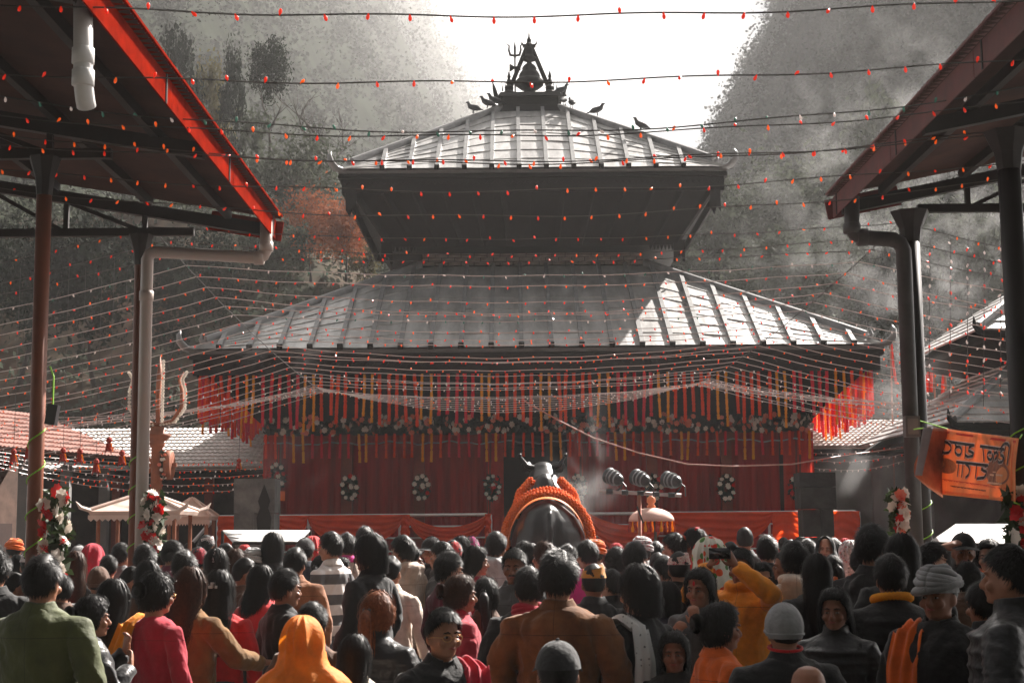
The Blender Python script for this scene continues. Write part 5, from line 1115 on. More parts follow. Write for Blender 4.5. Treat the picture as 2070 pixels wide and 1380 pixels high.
def small(kind):
    key = ('small',kind)
    if key in _bm: return _bm[key]
    b = MB()
    if kind == 'eye': b.ell((0,0,0),(.0125,.008,.0052),10,8)
    if kind == 'iris': b.ell((0,0,0),(.006,.004,.0065),8,6)
    if kind == 'eyebrow': b.tube([(-.02,0,-.003),(-.005,.004,.004),(.02,-.002,-.002)],[.003,.005,.002],6)
    if kind == 'lips': b.tube([(-.023,-.008,0),(-.01,.001,.003),(0,.003,.001),(.01,.001,.003),(.023,-.008,0)],[.001,.005,.006,.005,.001],8)
    if kind == 'moustache': b.tube([(-.03,-.01,-.006),(-.012,.002,.003),(0,.003,.004),(.012,.002,.003),(.03,-.01,-.006)],[.002,.007,.007,.007,.002],8)
    if kind == 'glasses':
        for s in (-1,1):
            b.tube([(s*.033+.024*math.cos(a),.103-.008*abs(math.cos(a))*(1 if s*math.cos(a)>0 else 0),1.522+.017*math.sin(a)) for a in np.linspace(0,6.2832,17)],.0022,5); b.tube([(s*.057,.095,1.526),(s*.08,.03,1.526),(s*.082,-.01,1.52)],.0022,5)
        b.tube([(-.01,.108,1.525),(.01,.108,1.525)],.0022,5)
    if kind == 'mask': b.grid(14,8,lambda u,v: (lambda a: Vector((math.sin(a)*.083,math.cos(a)*.118-.012+.012*math.sin(v*3.14),1.505-.075*v)))((u-.5)*2.4))
    if kind == 'beard': b.grid(18,10,lambda u,v: (lambda a: Vector((math.sin(a)*(.082-.02*v),math.cos(a)*(.106-.012*v)-.008,1.478-.07*v+.03*abs(math.sin(a))+.004*math.sin(u*60))))((u-.5)*3.0))
    if kind == 'tika': b.ell((0,.09,1.575),(.009,.005,.016),8,6)
    if kind == 'phone': b.box((0,0,0),(.072,.009,.148))
    if kind == 'card': b.box((0,0,0),(.075,.004,.11))
    if kind == 'lanyard': b.tube([(-.05,.135,1.38),(-.02,.165,1.2),(0,.17,1.1),(.02,.165,1.2),(.05,.135,1.38)],.006,5)
    if kind == 'clip': b.box((0,-.128,1.57),(.06,.02,.018)); b.box((0,-.128,1.585),(.03,.016,.03))
    if kind == 'ribbon': b.ell((.03,-.02,1.66),(.03,.02,.018),8,6); b.ell((-.03,-.02,1.66),(.03,.02,.018),8,6)
    if kind == 'collarpipe': b.tube([(math.sin(a)*.082,math.cos(a)*.08-.016,1.452+.012*math.cos(a)) for a in np.linspace(0,6.2832,25)],.008,6)
    if kind == 'neckgarland': b.tube([(math.sin(a)*.1,math.cos(a)*.1-.015,1.42-.02*math.cos(a)) for a in np.linspace(0,6.2832,60)],[.026 if i%2 else .02 for i in range(60)],8)
    if kind == 'tie': b.ell((0,-.115,1.568),(.03,.03,.016),10,6)
    _bm[key] = b.mesh(kind,[CL0],True); return _bm[key]
def stripe_mat(name, c1, c2, period, axis=2):
    m = bpy.data.materials.new(name); m.use_nodes = True; t = m.node_tree; bs = t.nodes['Principled BSDF']; L = t.links.new; bs.inputs['Roughness'].default_value = .85
    tc = t.nodes.new('ShaderNodeTexCoord'); sx = t.nodes.new('ShaderNodeSeparateXYZ'); L(tc.outputs['Object'], sx.inputs[0])
    md = t.nodes.new('ShaderNodeMath'); md.operation = 'PINGPONG'; md.inputs[1].default_value = period; L(sx.outputs[axis], md.inputs[0])
    gt = t.nodes.new('ShaderNodeMath'); gt.operation = 'GREATER_THAN'; gt.inputs[1].default_value = period/2; L(md.outputs[0], gt.inputs[0])
    mx = t.nodes.new('ShaderNodeMix'); mx.data_type = 'RGBA'; mx.inputs[6].default_value = (*c1,1); mx.inputs[7].default_value = (*c2,1); L(gt.outputs[0], mx.inputs[0]); L(mx.outputs[2], bs.inputs['Base Color']); return m
def spot_mat(name, base, cols, scale, thr=.25, rnd=1.0):
    m = bpy.data.materials.new(name); m.use_nodes = True; t = m.node_tree; bs = t.nodes['Principled BSDF']; L = t.links.new; bs.inputs['Roughness'].default_value = .8
    tc = t.nodes.new('ShaderNodeTexCoord'); vo = t.nodes.new('ShaderNodeTexVoronoi'); vo.inputs['Scale'].default_value = scale; vo.inputs['Randomness'].default_value = rnd; L(tc.outputs['Object'], vo.inputs['Vector'])
    rp = t.nodes.new('ShaderNodeValToRGB'); rp.color_ramp.interpolation = 'CONSTANT'; el = rp.color_ramp.elements
    el[0].color = (*cols[0],1); el[1].position = 1/len(cols); el[1].color = (*cols[min(1,len(cols)-1)],1)
    for i in range(2,len(cols)): e = el.new(i/len(cols)); e.color = (*cols[i],1)
    sx = t.nodes.new('ShaderNodeSeparateColor'); L(vo.outputs['Color'], sx.inputs[0]); L(sx.outputs[0], rp.inputs[0])
    gt = t.nodes.new('ShaderNodeMath'); gt.operation = 'LESS_THAN'; gt.inputs[1].default_value = thr; L(vo.outputs['Distance'], gt.inputs[0])
    mx = t.nodes.new('ShaderNodeMix'); mx.data_type = 'RGBA'; mx.inputs[6].default_value = (*base,1); L(rp.outputs[0], mx.inputs[7]); L(gt.outputs[0], mx.inputs[0]); L(mx.outputs[2], bs.inputs['Base Color']); return m
def cl(n, c, rough=.85, **k):
    m = cl0(n, c, rough, **k); KH[m.name] = m.copy(); t = m.node_tree; L = t.links.new; bs = t.nodes['Principled BSDF']; src = bs.inputs['Base Color'].links[0].from_socket
    tc = t.nodes.new('ShaderNodeTexCoord'); sx = t.nodes.new('ShaderNodeSeparateXYZ'); L(tc.outputs['Object'], sx.inputs[0])
    def near(out, val, tol, ab):      # stitched seam: a thin line where the coordinate meets a value
        if ab: a = t.nodes.new('ShaderNodeMath'); a.operation = 'ABSOLUTE'; L(out, a.inputs[0]); out = a.outputs[0]
        q = t.nodes.new('ShaderNodeMath'); q.operation = 'COMPARE'; q.inputs[1].default_value = val; q.inputs[2].default_value = tol; L(out, q.inputs[0]); return q.outputs[0]
    prev = None
    for o_ in (near(sx.outputs[0],0,.0014,False), near(sx.outputs[2],1.275,.0018,False), near(sx.outputs[2],.81,.002,False)):
        if prev is None: prev = o_
        else: q = t.nodes.new('ShaderNodeMath'); q.operation = 'MAXIMUM'; L(prev,q.inputs[0]); L(o_,q.inputs[1]); prev = q.outputs[0]
    mx = t.nodes.new('ShaderNodeMix'); mx.data_type = 'RGBA'; mx.inputs[7].default_value = (*[x*.5 for x in c],1); L(prev,mx.inputs[0]); L(src,mx.inputs[6]); L(mx.outputs[2], bs.inputs['Base Color']); return m
KH = {}
def cl0(n, c, rough=.85, **k): return M('cloth_'+n, c, rough, var=k.pop('var',.25), scale=k.pop('scale',9), bump=.45, bscale=22, bdist=.02, sheen=k.pop('sheen',.15), spec=.3, **k)
K = {'black':cl('black',(.0095,.0095,.01)),'char':cl('charcoal',(.02,.02,.021)),'leather':cl('black_leather',(.008,.008,.009),.38),'navy':cl('navy',(.02,.022,.035)),'grey':cl('grey',(.2,.2,.205)),'dgrey':cl('dark_grey',(.07,.07,.072)),'lgrey':cl('light_grey',(.38,.38,.38)),
 'white':cl('white',(.72,.69,.66)),'cream':cl('cream',(.6,.5,.42)),'beige':cl('beige',(.42,.33,.27)),'tan':cl('tan_brown',(.26,.10,.04)),'suede':cl('brown_suede',(.14,.055,.016),.95,var=.5,scale=8),'brown':cl('brown',(.1,.05,.03)),'olive':cl('olive_green',(.05,.06,.012),.7),'red':cl('red',(.5,.01,.012)),'crimson':cl('crimson_pink',(.36,.007,.026)),'magenta':cl('magenta',(.55,.015,.2)),'maroon':cl('maroon',(.12,.012,.03)),'orange':cl('orange_knit',(.6,.11,.012),.95),'yellow':cl('mustard_yellow',(.78,.27,.012)),'saffron':cl('saffron',(.85,.24,.012),.7,trans=.3),'ochre':cl('ochre',(.5,.2,.03)),'gold':cl('golden_brown_knit',(.16,.078,.022),.95),'denim':cl('denim',(.09,.11,.15)),'green':cl('green',(.06,.16,.05)),
 'stripe':stripe_mat('cloth_stripes',(.72,.68,.66),(.1,.1,.105),.085),'topi':spot_mat('topi_pattern',(.6,.56,.54),[(.35,.05,.08),(.15,.15,.15),(.6,.5,.5)],90,.35),'topir':spot_mat('red_topi_pattern',(.5,.35,.3),[(.45,.04,.08),(.3,.03,.05),(.6,.5,.5)],80,.4),'floral':spot_mat('floral_scarf',(.62,.6,.52),[(.12,.3,.05),(.7,.09,.02),(.05,.16,.03),(.6,.04,.02)],17,.5),'dots':spot_mat('dotted_white_cloth',(.55,.55,.545),[(.12,.12,.12),(.2,.2,.2)],34,.2,0),'greyprint':spot_mat('grey_print_scarf',(.4,.4,.4),[(.2,.2,.2),(.6,.58,.58),(.4,.2,.2)],40,.45),'tweed':spot_mat('knit_cream',(.42,.36,.3),[(.25,.2,.17),(.15,.12,.1)],70,.4)}
EYEW = M('eye_white',(.3,.26,.24),.25,var=.05); IRIS = M('iris',(.01,.006,.004),.2); LIP = M('lips',(.28,.06,.05),.45); GLASSM = M('gold_frame',(.5,.25,.1),.3,metal=.7); TIKA = M('red_tika',(.65,.02,.03),.7); PHONE = M('phone_black',(.01,.01,.011),.2); CARD = M('white_card',(.7,.6,.57),.5)
def plain(c): return KH.get(K[c].name, K[c])
PEOPLE = []
def person(px, yt, D, yaw, label, g='jacket', c='black', hair='short', hc='black', hat=None, hatc='grey', pose='down', skin=0, face=False, extra=(), wx=1.0, seed=0, tc='char', wrap=None, wrapc='red', group=None, tilt=0, name='person', cat='person'):
    top = P(px,yt,D); s = top.z/1.655
    if hat in ('cap','topi','beanie','turban','veil','bighood'): s = top.z/1.68
    s = max(.45,min(1.14,s)); o = thing(name, label, cat, (top.x,D,0), group, rz=R(yaw)); o.scale = (s,s,s)
    def add(nm, me, mats, sc=1, loc=(0,0,0), rot=(0,0,0), par=None): return inst(nm, me, par or o, loc, rot, sc, mats, world=False)
    bd = add('body', body(pose), [SKIN[skin]])
    gn = {'jacket':'jacket','hoodie':'hooded_top','kurta':'kurta','shirt':'shirt','coat':'coat','puffer':'padded_jacket'}[g]
    jk = add(gn, garment(g,pose,seed), [K[c]], (wx,wx,1))
    add('trousers', trousers(), [K[tc]])
    if g in ('jacket','coat','shirt') and wrap != 'neckscarf': add('collar', hatmesh('collar' if g != 'coat' else 'stand'), [K[c] if K[c].name != 'cloth_stripes' else K['white']], (1.04,1.04,1))
    if hair: add('hair', hairmesh(hair, seed), [HAIRM[hc]])
    if hat: add({'cap':'cap','topi':'cap','beanie':'beanie','turban':'turban','veil':'headscarf','bighood':'headscarf'}[hat], hatmesh(hat), [plain(hatc)])
    if wrap: add({'shawl':'shawl','neckscarf':'scarf'}.get(wrap,'scarf'), hatmesh(wrap), [plain(wrapc)], (wx,1,1) if wrap == 'shawl' else 1)
    if face:
        for sd in (-1,1):
            e = add('eye', small('eye'), [EYEW], 1, (sd*.031,.0855,1.527)); add('iris', small('iris'), [IRIS], 1, (0,.0055,0), par=e); add('eyebrow', small('eyebrow'), [HAIRM[hc]], (sd,1,1), (sd*.032,.094,1.548))
        add('lips', small('lips'), [LIP], 1, (0,.096,1.469))
    for e in extra:
        if e == 'glasses': add('glasses', small('glasses'), [GLASSM])
        if e == 'mask': add('face_mask', small('mask'), [K['black']])
        if e == 'beard': add('beard', small('beard'), [HAIRM[hc]])
        if e == 'moustache': add('moustache', small('moustache'), [HAIRM[hc]], 1, (0,.1,1.479))
        if e == 'tika': add('forehead_mark', small('tika'), [TIKA])
        if e == 'lanyard': add('lanyard', small('lanyard'), [K['lgrey']])
        if e == 'tie': add('hair_tie', small('tie'), [K['dgrey']])
        if e == 'clip': add('hair_clip', small('clip'), [K['lgrey']])
        if e == 'ribbon': add('hair_ribbon', small('ribbon'), [K['red']])
        if e == 'redcollar': add('collar_piping', small('collarpipe'), [K['red']])
        if e == 'neckgarland': add('neck_garland', small('neckgarland'), [YELMARI])
    PEOPLE.append((px,yt,D,s)); return o
# ---- the people one can pick out, roughly from left to right; yaw 0 = back to the camera, 90 = facing left, 180 = facing the camera
def p_(px, yt, D, *a, **k): return person(px, yt, D*1.12 if D < 11 else D*1.05, *a, **k)
p_(88,1127,6.7,-12,'man in olive green jacket, nearest at the lower left',g='jacket',c='olive',wx=1.08,seed=1)
p_(186,1208,7.2,-62,'woman in dark shiny jacket turned right beside the olive jacket man',g='jacket',c='leather',hair='bun',pose='chin',skin=0,face=True)
p_(-8,1118,9.0,10,'person in black at the left edge behind the olive jacket man',c='black',hair='tall')
p_(232,1176,7.8,-20,'woman with long black hair in black coat left of the red kurta',g='coat',c='black',hair='long')
p_(318,1160,7.6,-38,'woman with glasses in red kurta and trailing dupatta',g='kurta',c='crimson',hair='bun',extra=('glasses',),wrap='strip_left',wrapc='yellow',face=True,wx=.95,seed=1)
p_(387,1152,8.0,-30,'long-haired woman in golden-brown cardigan reaching out her arm',g='jacket',c='gold',hair='wavy',hc='brown',pose='reach',wx=.95)
p_(444,1158,8.3,-8,'wavy-haired woman with a hair clip and long cream scarf',g='kurta',c='red',hair='wavy',extra=('clip',),wrap='strip_left',wrapc='cream',wx=.93)
p_(438,1106,12.0,5,'long-haired woman in a white cap',g='jacket',c='brown',hair='long',hat='cap',hatc='white',wx=.93)
p_(30,1088,19,0,'figure in ochre coat and orange turban at the far left',g='coat',c='ochre',hat='turban',hatc='orange')
p_(246,1100,15,-25,'man in grey shirt right behind the white pipe bouquet',g='shirt',c='grey',hair='short')
p_(200,1142,10.5,10,'person in olive-brown knitted cap before the left drain pipe',g='jacket',c='grey',hat='beanie',hatc='brown',hair='crew')
p_(188,1097,15.5,-10,'person in crimson headscarf near the left bouquet',g='kurta',c='maroon',hat='veil',hatc='crimson',hair=None)
p_(152,1118,12.5,10,'long-haired woman in dark jacket under the left bouquet',g='jacket',c='char',hair='long',hc='brown',wx=.93)
p_(160,1100,17,0,'person in grey-white cap behind the left bouquet',c='dgrey',hat='cap',hatc='lgrey')
p_(350,1095,14,-50,'man with short hair just right of the white drain pipe',c='maroon',hair='short')
p_(372,1118,11.5,8,'man with thick black hair in dark maroon jacket',c='maroon',hair='tall',seed=1)
p_(402,1104,15,20,'person in a round crimson hat left of the white cap woman',c='char',hat='beanie',hatc='crimson')
p_(418,1080,18,-30,'man in a patterned cap at the foot of the stair rail',c='dgrey',hat='topi',hatc='topi')
p_(478,1112,13,-40,'woman with hair pinned up and pink flower',c='brown',hair='bun',hc='brown',wx=.93)
p_(496,1130,10.8,-70,'short-haired man turned right in brown collar',c='brown',hair='crew',seed=1,face=True)
p_(512,1107,14,0,'person wearing a grey-white cloth cap',c='dgrey',hat='turban',hatc='lgrey')
p_(530,1147,9.6,-30,'woman with curled hair and red scarf on her shoulder',g='jacket',c='black',hair='wavy',wrap='shawl',wrapc='red',wx=.93)
p_(552,1080,14,5,'long-haired young man beneath the pale stall roof',c='char',hair='bob')
p_(577,1154,8.4,-55,'man in black jacket half turned right above the saffron veil',g='jacket',c='black',hair='short',seed=1,face=True)
p_(597,1110,12,-10,'man in tan jacket seen from behind',g='jacket',c='tan',hair='short',pose='down',seed=1)
p_(617,1085,15,-15,'man in a dark cap with pale brim',c='navy',hat='cap',hatc='dgrey')
p_(668,1078,13.2,58,'man in grey and white striped sweater facing left',g='shirt',c='stripe',hair='short',extra=('glasses',),tc='denim',face=True,skin=2)
p_(632,1082,17,20,'person in a red hood near the striped sweater',g='kurta',c='red',hat='veil',hatc='red',hair=None)
p_(700,1082,16,40,'man with curly hair and magenta collar',c='beige',hair='tall',wrap='neckscarf',wrapc='magenta')
p_(738,1068,17,10,'person with a curly topknot of hair',c='black',hair='tall',seed=2)
p_(747,1084,9.8,62,'tall man with long fringe in black jacket facing left',g='jacket',c='black',hair='bob',extra=('lanyard',),face=True,seed=1)
p_(790,1126,11.2,-15,'grey-haired man in pale crumpled shirt',g='shirt',c='cream',hair='crew',hc='black',seed=2)
p_(814,1085,12.4,52,'bearded man in beige hooded top facing left',g='hoodie',c='beige',hair='short',extra=('beard',),face=True,skin=2,seed=2)
p_(872,1083,14.5,150,'man in a black cap with white mark facing the camera',c='black',hat='cap',hatc='black',face=True)
p_(893,1098,12.6,72,'young man in grey hooded top looking left',g='hoodie',c='dgrey',hair='short',face=True,seed=3)
p_(915,1090,15,15,'person with a red woollen hat behind the young man',c='dgrey',hat='beanie',hatc='red')
p_(952,1082,17,165,'child in a pink knitted hat facing the camera',c='lgrey',hat='beanie',hatc='magenta',face=True)
p_(932,1086,15.5,-60,'woman with bright face looking right near the pink hat',c='green',hair='bun',face=True)
p_(962,1107,12.4,-72,'woman in magenta kurta looking down at her phone',g='kurta',c='crimson',hair='long',pose='hold',face=True,wx=.93,skin=2)
p_(1003,1078,13.5,-20,'man in grey sweater with black hood left of the bull',g='hoodie',c='lgrey',hair='short',wrap='neckscarf',wrapc='black')
p_(908,1120,9.8,-60,'man in maroon jacket right of the beige hoodie',g='jacket',c='maroon',hair='tall',seed=1,face=True)
p_(930,1165,8.2,-70,'woman in bright red coat facing right',g='coat',c='crimson',hair='bun',hc='brown',face=True,wx=.95)
p_(1040,1112,9.6,168,'man with moustache in grey shirt facing the camera',g='jacket',c='dgrey',hair='short',extra=('moustache',),face=True,skin=1)
p_(1068,1150,7.9,8,'person in red-striped black jacket left of the suede jacket man',g='jacket',c='black',hair='short',wrap='neckscarf',wrapc='crimson')
p_(1128,1122,6.7,-12,'man in brown suede jacket in the lower centre',g='jacket',c='suede',hair='tall',wx=1.12,seed=2)
p_(1127,1290,4.7,0,'person in black cap at the bottom centre',g='jacket',c='black',hat='cap',hatc='char',hair='crew')
p_(765,1200,7.0,-28,'woman with auburn ponytail in black leather jacket',g='puffer',c='leather',hair='pony',hc='auburn',extra=('tie',),wx=1.02)
p_(632,1222,7.1,-10,'dark-haired man directly behind the saffron veil',c='brown',hair='short')
p_(612,1246,6.2,8,'woman under a flowing saffron veil at the bottom',g='kurta',c='saffron',hat='bighood',hatc='saffron',hair=None)
p_(718,1288,6.6,-15,'person in cream knit behind the saffron veil woman',g='jacket',c='tweed',hair='long')
p_(896,1234,6.0,-148,'man with glasses and crimson shawl facing the camera',g='jacket',c='black',hair='short',extra=('glasses',),face=True,wrap='strip_left',wrapc='crimson',seed=3)
p_(1100,1098,13,60,'woman with sunglasses pushed up in her hair',c='lgrey',hair='bun',hc='brown',face=True)
p_(1186,1095,13,30,'person in magenta shawl right of the bull',g='kurta',c='magenta',hair='short',wrap='shawl',wrapc='magenta')
p_(1203,1090,15,-10,'person in an orange cloth turban right of the bull',c='beige',hat='turban',hatc='orange')
p_(1199,1136,9.0,2,'child in a patterned cap and dark shirt',g='shirt',c='char',hat='topi',hatc='ochre',hair='crew')
p_(1290,1148,6.8,42,'woman with black bob and white dotted shawl on her shoulder',g='kurta',c='black',hair='bob',wrap='strip_left',wrapc='dots',face=True,wx=.93)
p_(1283,1098,11.5,-30,'man in grey sweater below the umbrella pole',g='shirt',c='grey',hair='short',seed=1)
p_(1297,1084,15,0,'person in a grey printed cap beneath the umbrella',c='lgrey',hat='turban',hatc='greyprint')
p_(1372,1112,10.2,-5,'man in a pink and white patterned cap and black coat',g='coat',c='black',hat='topi',hatc='topir',hair='crew')
p_(1362,1082,14,60,'man with thick hair bending left behind the patterned cap',c='dgrey',hair='tall',face=True)
p_(1405,1070,14,70,'little girl with red hair ribbons held above the crowd',g='kurta',c='red',hair='bun',extra=('ribbon',),face=True)
p_(1434,1086,11.2,12,'woman in a green and red floral headscarf',g='kurta',c='floral',hat='bighood',hatc='floral',hair=None)
p_(1413,1153,8.2,150,'girl with red forehead mark looking back at the camera',g='jacket',c='dgrey',hair='long',pose='chin',extra=('tika',),face=True,wx=.9,skin=0)
p_(1497,1112,9.3,152,'man in mustard yellow hooded top raising his phone',g='hoodie',c='yellow',hair='short',pose='raise',face=True,skin=1,wx=1.04)
p_(1606,1100,9.4,-8,'man in cream hooded top seen from behind',g='hoodie',c='cream',hair='tall',seed=1)
p_(1550,1086,13,-8,'man in dark jacket left of the cream hooded top',c='black',hair='short')
p_(1455,1222,6.2,-75,'girl in orange cable-knit cardigan facing right',g='jacket',c='orange',hair='bun',face=True,wx=.93)
p_(1362,1280,6.6,170,'child with black fringe at the bottom, face in shadow',g='jacket',c='black',hair='bob',face=True,skin=1)
p_(1345,1180,9.0,40,'person with short black hair under the patterned cap man',c='navy',hair='bob')
p_(1583,1214,5.9,4,'man in grey knitted hat and black jacket with red collar edge',g='jacket',c='black',hat='beanie',hatc='grey',hair='crew',extra=('redcollar',),wx=1.08,seed=1)
p_(1632,1343,4.6,6,'bald head close to the camera at the bottom right',g='jacket',c='black',hair=None,skin=1)
p_(1686,1193,7.2,158,'woman looking down in black, facing the camera',g='puffer',c='leather',hair='long',face=True,skin=1)
p_(1650,1125,9.0,0,'long-haired woman in black right of the cream hooded top',g='jacket',c='black',hair='long')
p_(1762,1068,8.6,-40,'man with thick black hair in front of the right post bouquet',g='jacket',c='char',hair='tall',seed=2,face=True,skin=1)
p_(1822,1085,8.2,-12,'woman with long black hair before the right shed post',g='jacket',c='black',hair='long')
p_(1798,1125,7.6,2,'person wearing a yellow marigold garland round the neck',g='puffer',c='black',hair='short',extra=('neckgarland',),wx=1.1)
p_(1893,1142,6.3,140,'elderly man in a grey turban with orange sleeve',g='jacket',c='black',hat='turban',hatc='grey',hair='crew',face=True,skin=1,wrap='strip_right',wrapc='orange',wx=1.06)
p_(1946,1074,10.5,172,'man in a cap shading his eyes with his hand',g='shirt',c='black',hat='cap',hatc='black',hair='crew',pose='shade',face=True,skin=1)
p_(2035,1108,5.8,60,'dark-clad man at the right edge of the crowd',g='puffer',c='leather',hair='short',wx=1.1)
p_(1985,1180,6.9,20,'person in black padded jacket beside the grey turban',g='puffer',c='black',hair='short')
p_(1740,1102,12,-20,'man with flat black cap in front of the right railing',c='char',hat='beanie',hatc='black')
p_(1718,1090,14,-5,'person in a grey printed headscarf before the dark pillar',c='maroon',hat='veil',hatc='greyprint',hair=None)
p_(1668,1083,17,165,'woman in a black headscarf facing the camera by the dark pillar',g='kurta',c='black',hat='veil',hatc='black',hair=None,face=True,skin=2)
p_(1776,1108,12.5,-30,'person in a gold-trimmed patterned cap before the dark pillar',c='brown',hat='topi',hatc='topir')
p_(1505,1068,16,-5,'tallest bare-headed man in front of the orange swag',c='dgrey',hair='crew')
# held things
def held(name, me, mat, p, rot, label, cat): return inst(name, small(me), None, p, rot, 1, [mat], label=label, cat=cat)
def hand_of(px, D):      # world matrix of the person at (px, D)
    for o in bpy.data.objects:
        if o.get('category') == 'person' and abs(o.location.y-D) < 1e-4 and abs(o.location.x-P(px,1100,D).x) < .02: return Matrix.LocRotScale(o.location, o.rotation_euler, o.scale)
m_ = hand_of(1497,9.3*1.12); held('mobile_phone','phone',PHONE,m_@Vector((0,.41,1.64)),(0,R(90),R(152)),'black phone held up by the man in mustard yellow','phone')
m_ = hand_of(962,12.4*1.05); held('mobile_phone','phone',PHONE,m_@Vector((0,.36,1.2)),(R(-45),0,R(-72)),'phone in the hands of the woman in magenta','phone')
m_ = hand_of(747,9.8*1.12); held('identity_card','card',CARD,m_@Vector((0,.176,1.06)),(0,0,R(62)),'white identity card on the lanyard of the tall man','card')
# printed lettering: letters on the shirt of the man shading his eyes
m_ = hand_of(1946,10.5*1.12)
SHIRTO = [o for o in bpy.data.objects if o.get('label') == 'man in a cap shading his eyes with his hand'][0]
def strokes(b, glyph, c, ex, ey, wd, th=.002):
    for st in glyph:
        pts = [Vector(c)+Vector(ex)*x+Vector(ey)*y for x,y in st]; nz = Vector(ex).cross(Vector(ey)).normalized()
        for a, d in zip(pts[:-1],pts[1:]):
            if (d-a).length > 1e-6: e = (d-a).normalized(); b.bar(a-e*wd*.3, d+e*wd*.3, wd, th, up=nz)
def arcp(cx, cy, rx, ry, a0, a1, n=12): return [(cx+rx*math.cos(R(a)),cy+ry*math.sin(R(a))) for a in np.linspace(a0,a1,n)]
b = MB(); nn = (m_.to_3x3()@Vector((0,1,0))).normalized(); ex = Vector((0,0,1)).cross(nn).normalized()
cc = m_@Vector((.0,.146,1.22))
strokes(b,[[(-.05,.02),(-.01,.02)]+arcp(-.03,.02,.02,.024,0,300)],cc,ex,(0,0,1),.007)
strokes(b,[[(.01,-.005),(.01,.042)],arcp(.028,.02,.018,.022,160,50,7)],cc,ex,(0,0,1),.007); strokes(b,[[(.055,-.005),(.055,.042)],[(.055,.055),(.055,.06)]],cc,ex,(0,0,1),.007)
mw = MB(); put('printed_letters', b, K['lgrey'], label='letters eri printed on a black shirt at the right', cat='lettering')
# ---- everyone else, filled in behind and between; only where a head would show
rng = random.Random(21)
GW, GH = 207, 138; cov = np.zeros((GH,GW))
def cover(px, yt, D, s):
    hw = .085*s*F/D/10; sh = .235*s*F/D/10; hh = .23*s*F/D/10; cx, ty = px/10, yt/10
    cov[max(0,int(ty)):max(0,int(ty+hh)), max(0,int(cx-hw)):max(0,int(cx+hw)+1)] = 1
    cov[max(0,int(ty+hh*1.15)):, max(0,int(cx-sh)):max(0,int(cx+sh)+1)] = 1
def shown(px, yt, D, s):
    hw = .085*s*F/D/10; hh = .23*s*F/D/10; c_ = cov[max(0,int(yt/10)):int(yt/10+hh)+1, max(0,int(px/10-hw)):int(px/10+hw)+1]
    return 1-c_.mean() if c_.size else 0
for q in sorted(PEOPLE, key=lambda q: q[2]): pass
def boxes(px, yt, D, s):
    k = s*F/D; return ((px-.09*k,yt,px+.09*k,yt+.24*k),(px-.25*k,yt+.27*k,px+.25*k,yt+1.2*k))
def blocks(px, yt, D, s):
    "would this figure stand in front of someone picked out by name?"
    for x0,y0,x1,y1,kd in KEEP:
        if kd > D and any(min(a[2],x1)-max(a[0],x0) > 8 and min(a[3],y1)-max(a[1],y0) > 8 for a in boxes(px,yt,D,s)): return True
    for qx,qy,qD,qs in PEOPLE[:NEXP]:
        if qD > D:
            h, t = boxes(qx,qy,qD,qs); tt = (t[0],t[1],t[2],t[1]+(t[3]-t[1])*.3)
            for a in boxes(px,yt,D,s):
                for bb,lim in ((h,.12),(tt,.45)):
                    ix = min(a[2],bb[2])-max(a[0],bb[0]); iy = min(a[3],bb[3])-max(a[1],bb[1])
                    if ix > 0 and iy > 0 and ix*iy > lim*(bb[2]-bb[0])*(bb[3]-bb[1]): return True
    return False
KEEP = ((640,1110,712,1310,13.5),(1445,1160,1590,1330,10.3),(700,1110,800,1280,10.9),(780,1110,870,1260,12.8),(1255,1180,1330,1380,7.5),(585,1150,650,1240,12.5),(395,1200,480,1300,9))
NEXP = len(PEOPLE); cand = []
while len(cand) < 5000:
    D = rng.uniform(8,23.8); x = rng.uniform(-1,1)*(.36*D); h = rng.choice((1.45,1.5,1.54,1.57,1.6,1.62,1.64)); cand.append((D,x,h))
cand.sort(); placed = [(P(q[0],1100,q[2]).x,q[2]) for q in PEOPLE]; ex_ = sorted(PEOPLE, key=lambda q: q[2]); ei = 0; nf = 0; used = {}
land = lambda px: ('near the left edge' if px < 150 else 'below the left kiosks' if px < 400 else 'below the left stone pillar' if px < 640 else 'below the left railing swags' if px < 1000 else 'before the bull statue' if px < 1200 else 'below the umbrella' if px < 1400 else 'below the wide right swag' if px < 1600 else 'before the dark right pillar' if px < 1760 else 'by the right shed post')
OUT = [('jacket','black','black jacket'),('jacket','char','charcoal jacket'),('jacket','navy','navy jacket'),('hoodie','dgrey','dark grey hooded top'),('puffer','black','black padded jacket'),('jacket','brown','brown jacket'),('kurta','maroon','maroon kurta'),('shirt','grey','grey shirt'),('kurta','crimson','crimson kurta'),('hoodie','char','charcoal hooded top'),('shirt','white','white shirt'),('jacket','beige','beige jacket'),('kurta','red','red kurta'),('kurta','magenta','magenta kurta'),('jacket','black','black jacket'),('jacket','tan','tan jacket'),('hoodie','orange','orange hooded top')]
HATS = [None]*30+[('topi','topi','patterned cap'),('cap','black','black cap'),('beanie','dgrey','grey knitted hat'),('veil','red','red headscarf'),('veil','lgrey','pale headscarf'),('beanie','red','red knitted hat'),('turban','lgrey','pale turban')]
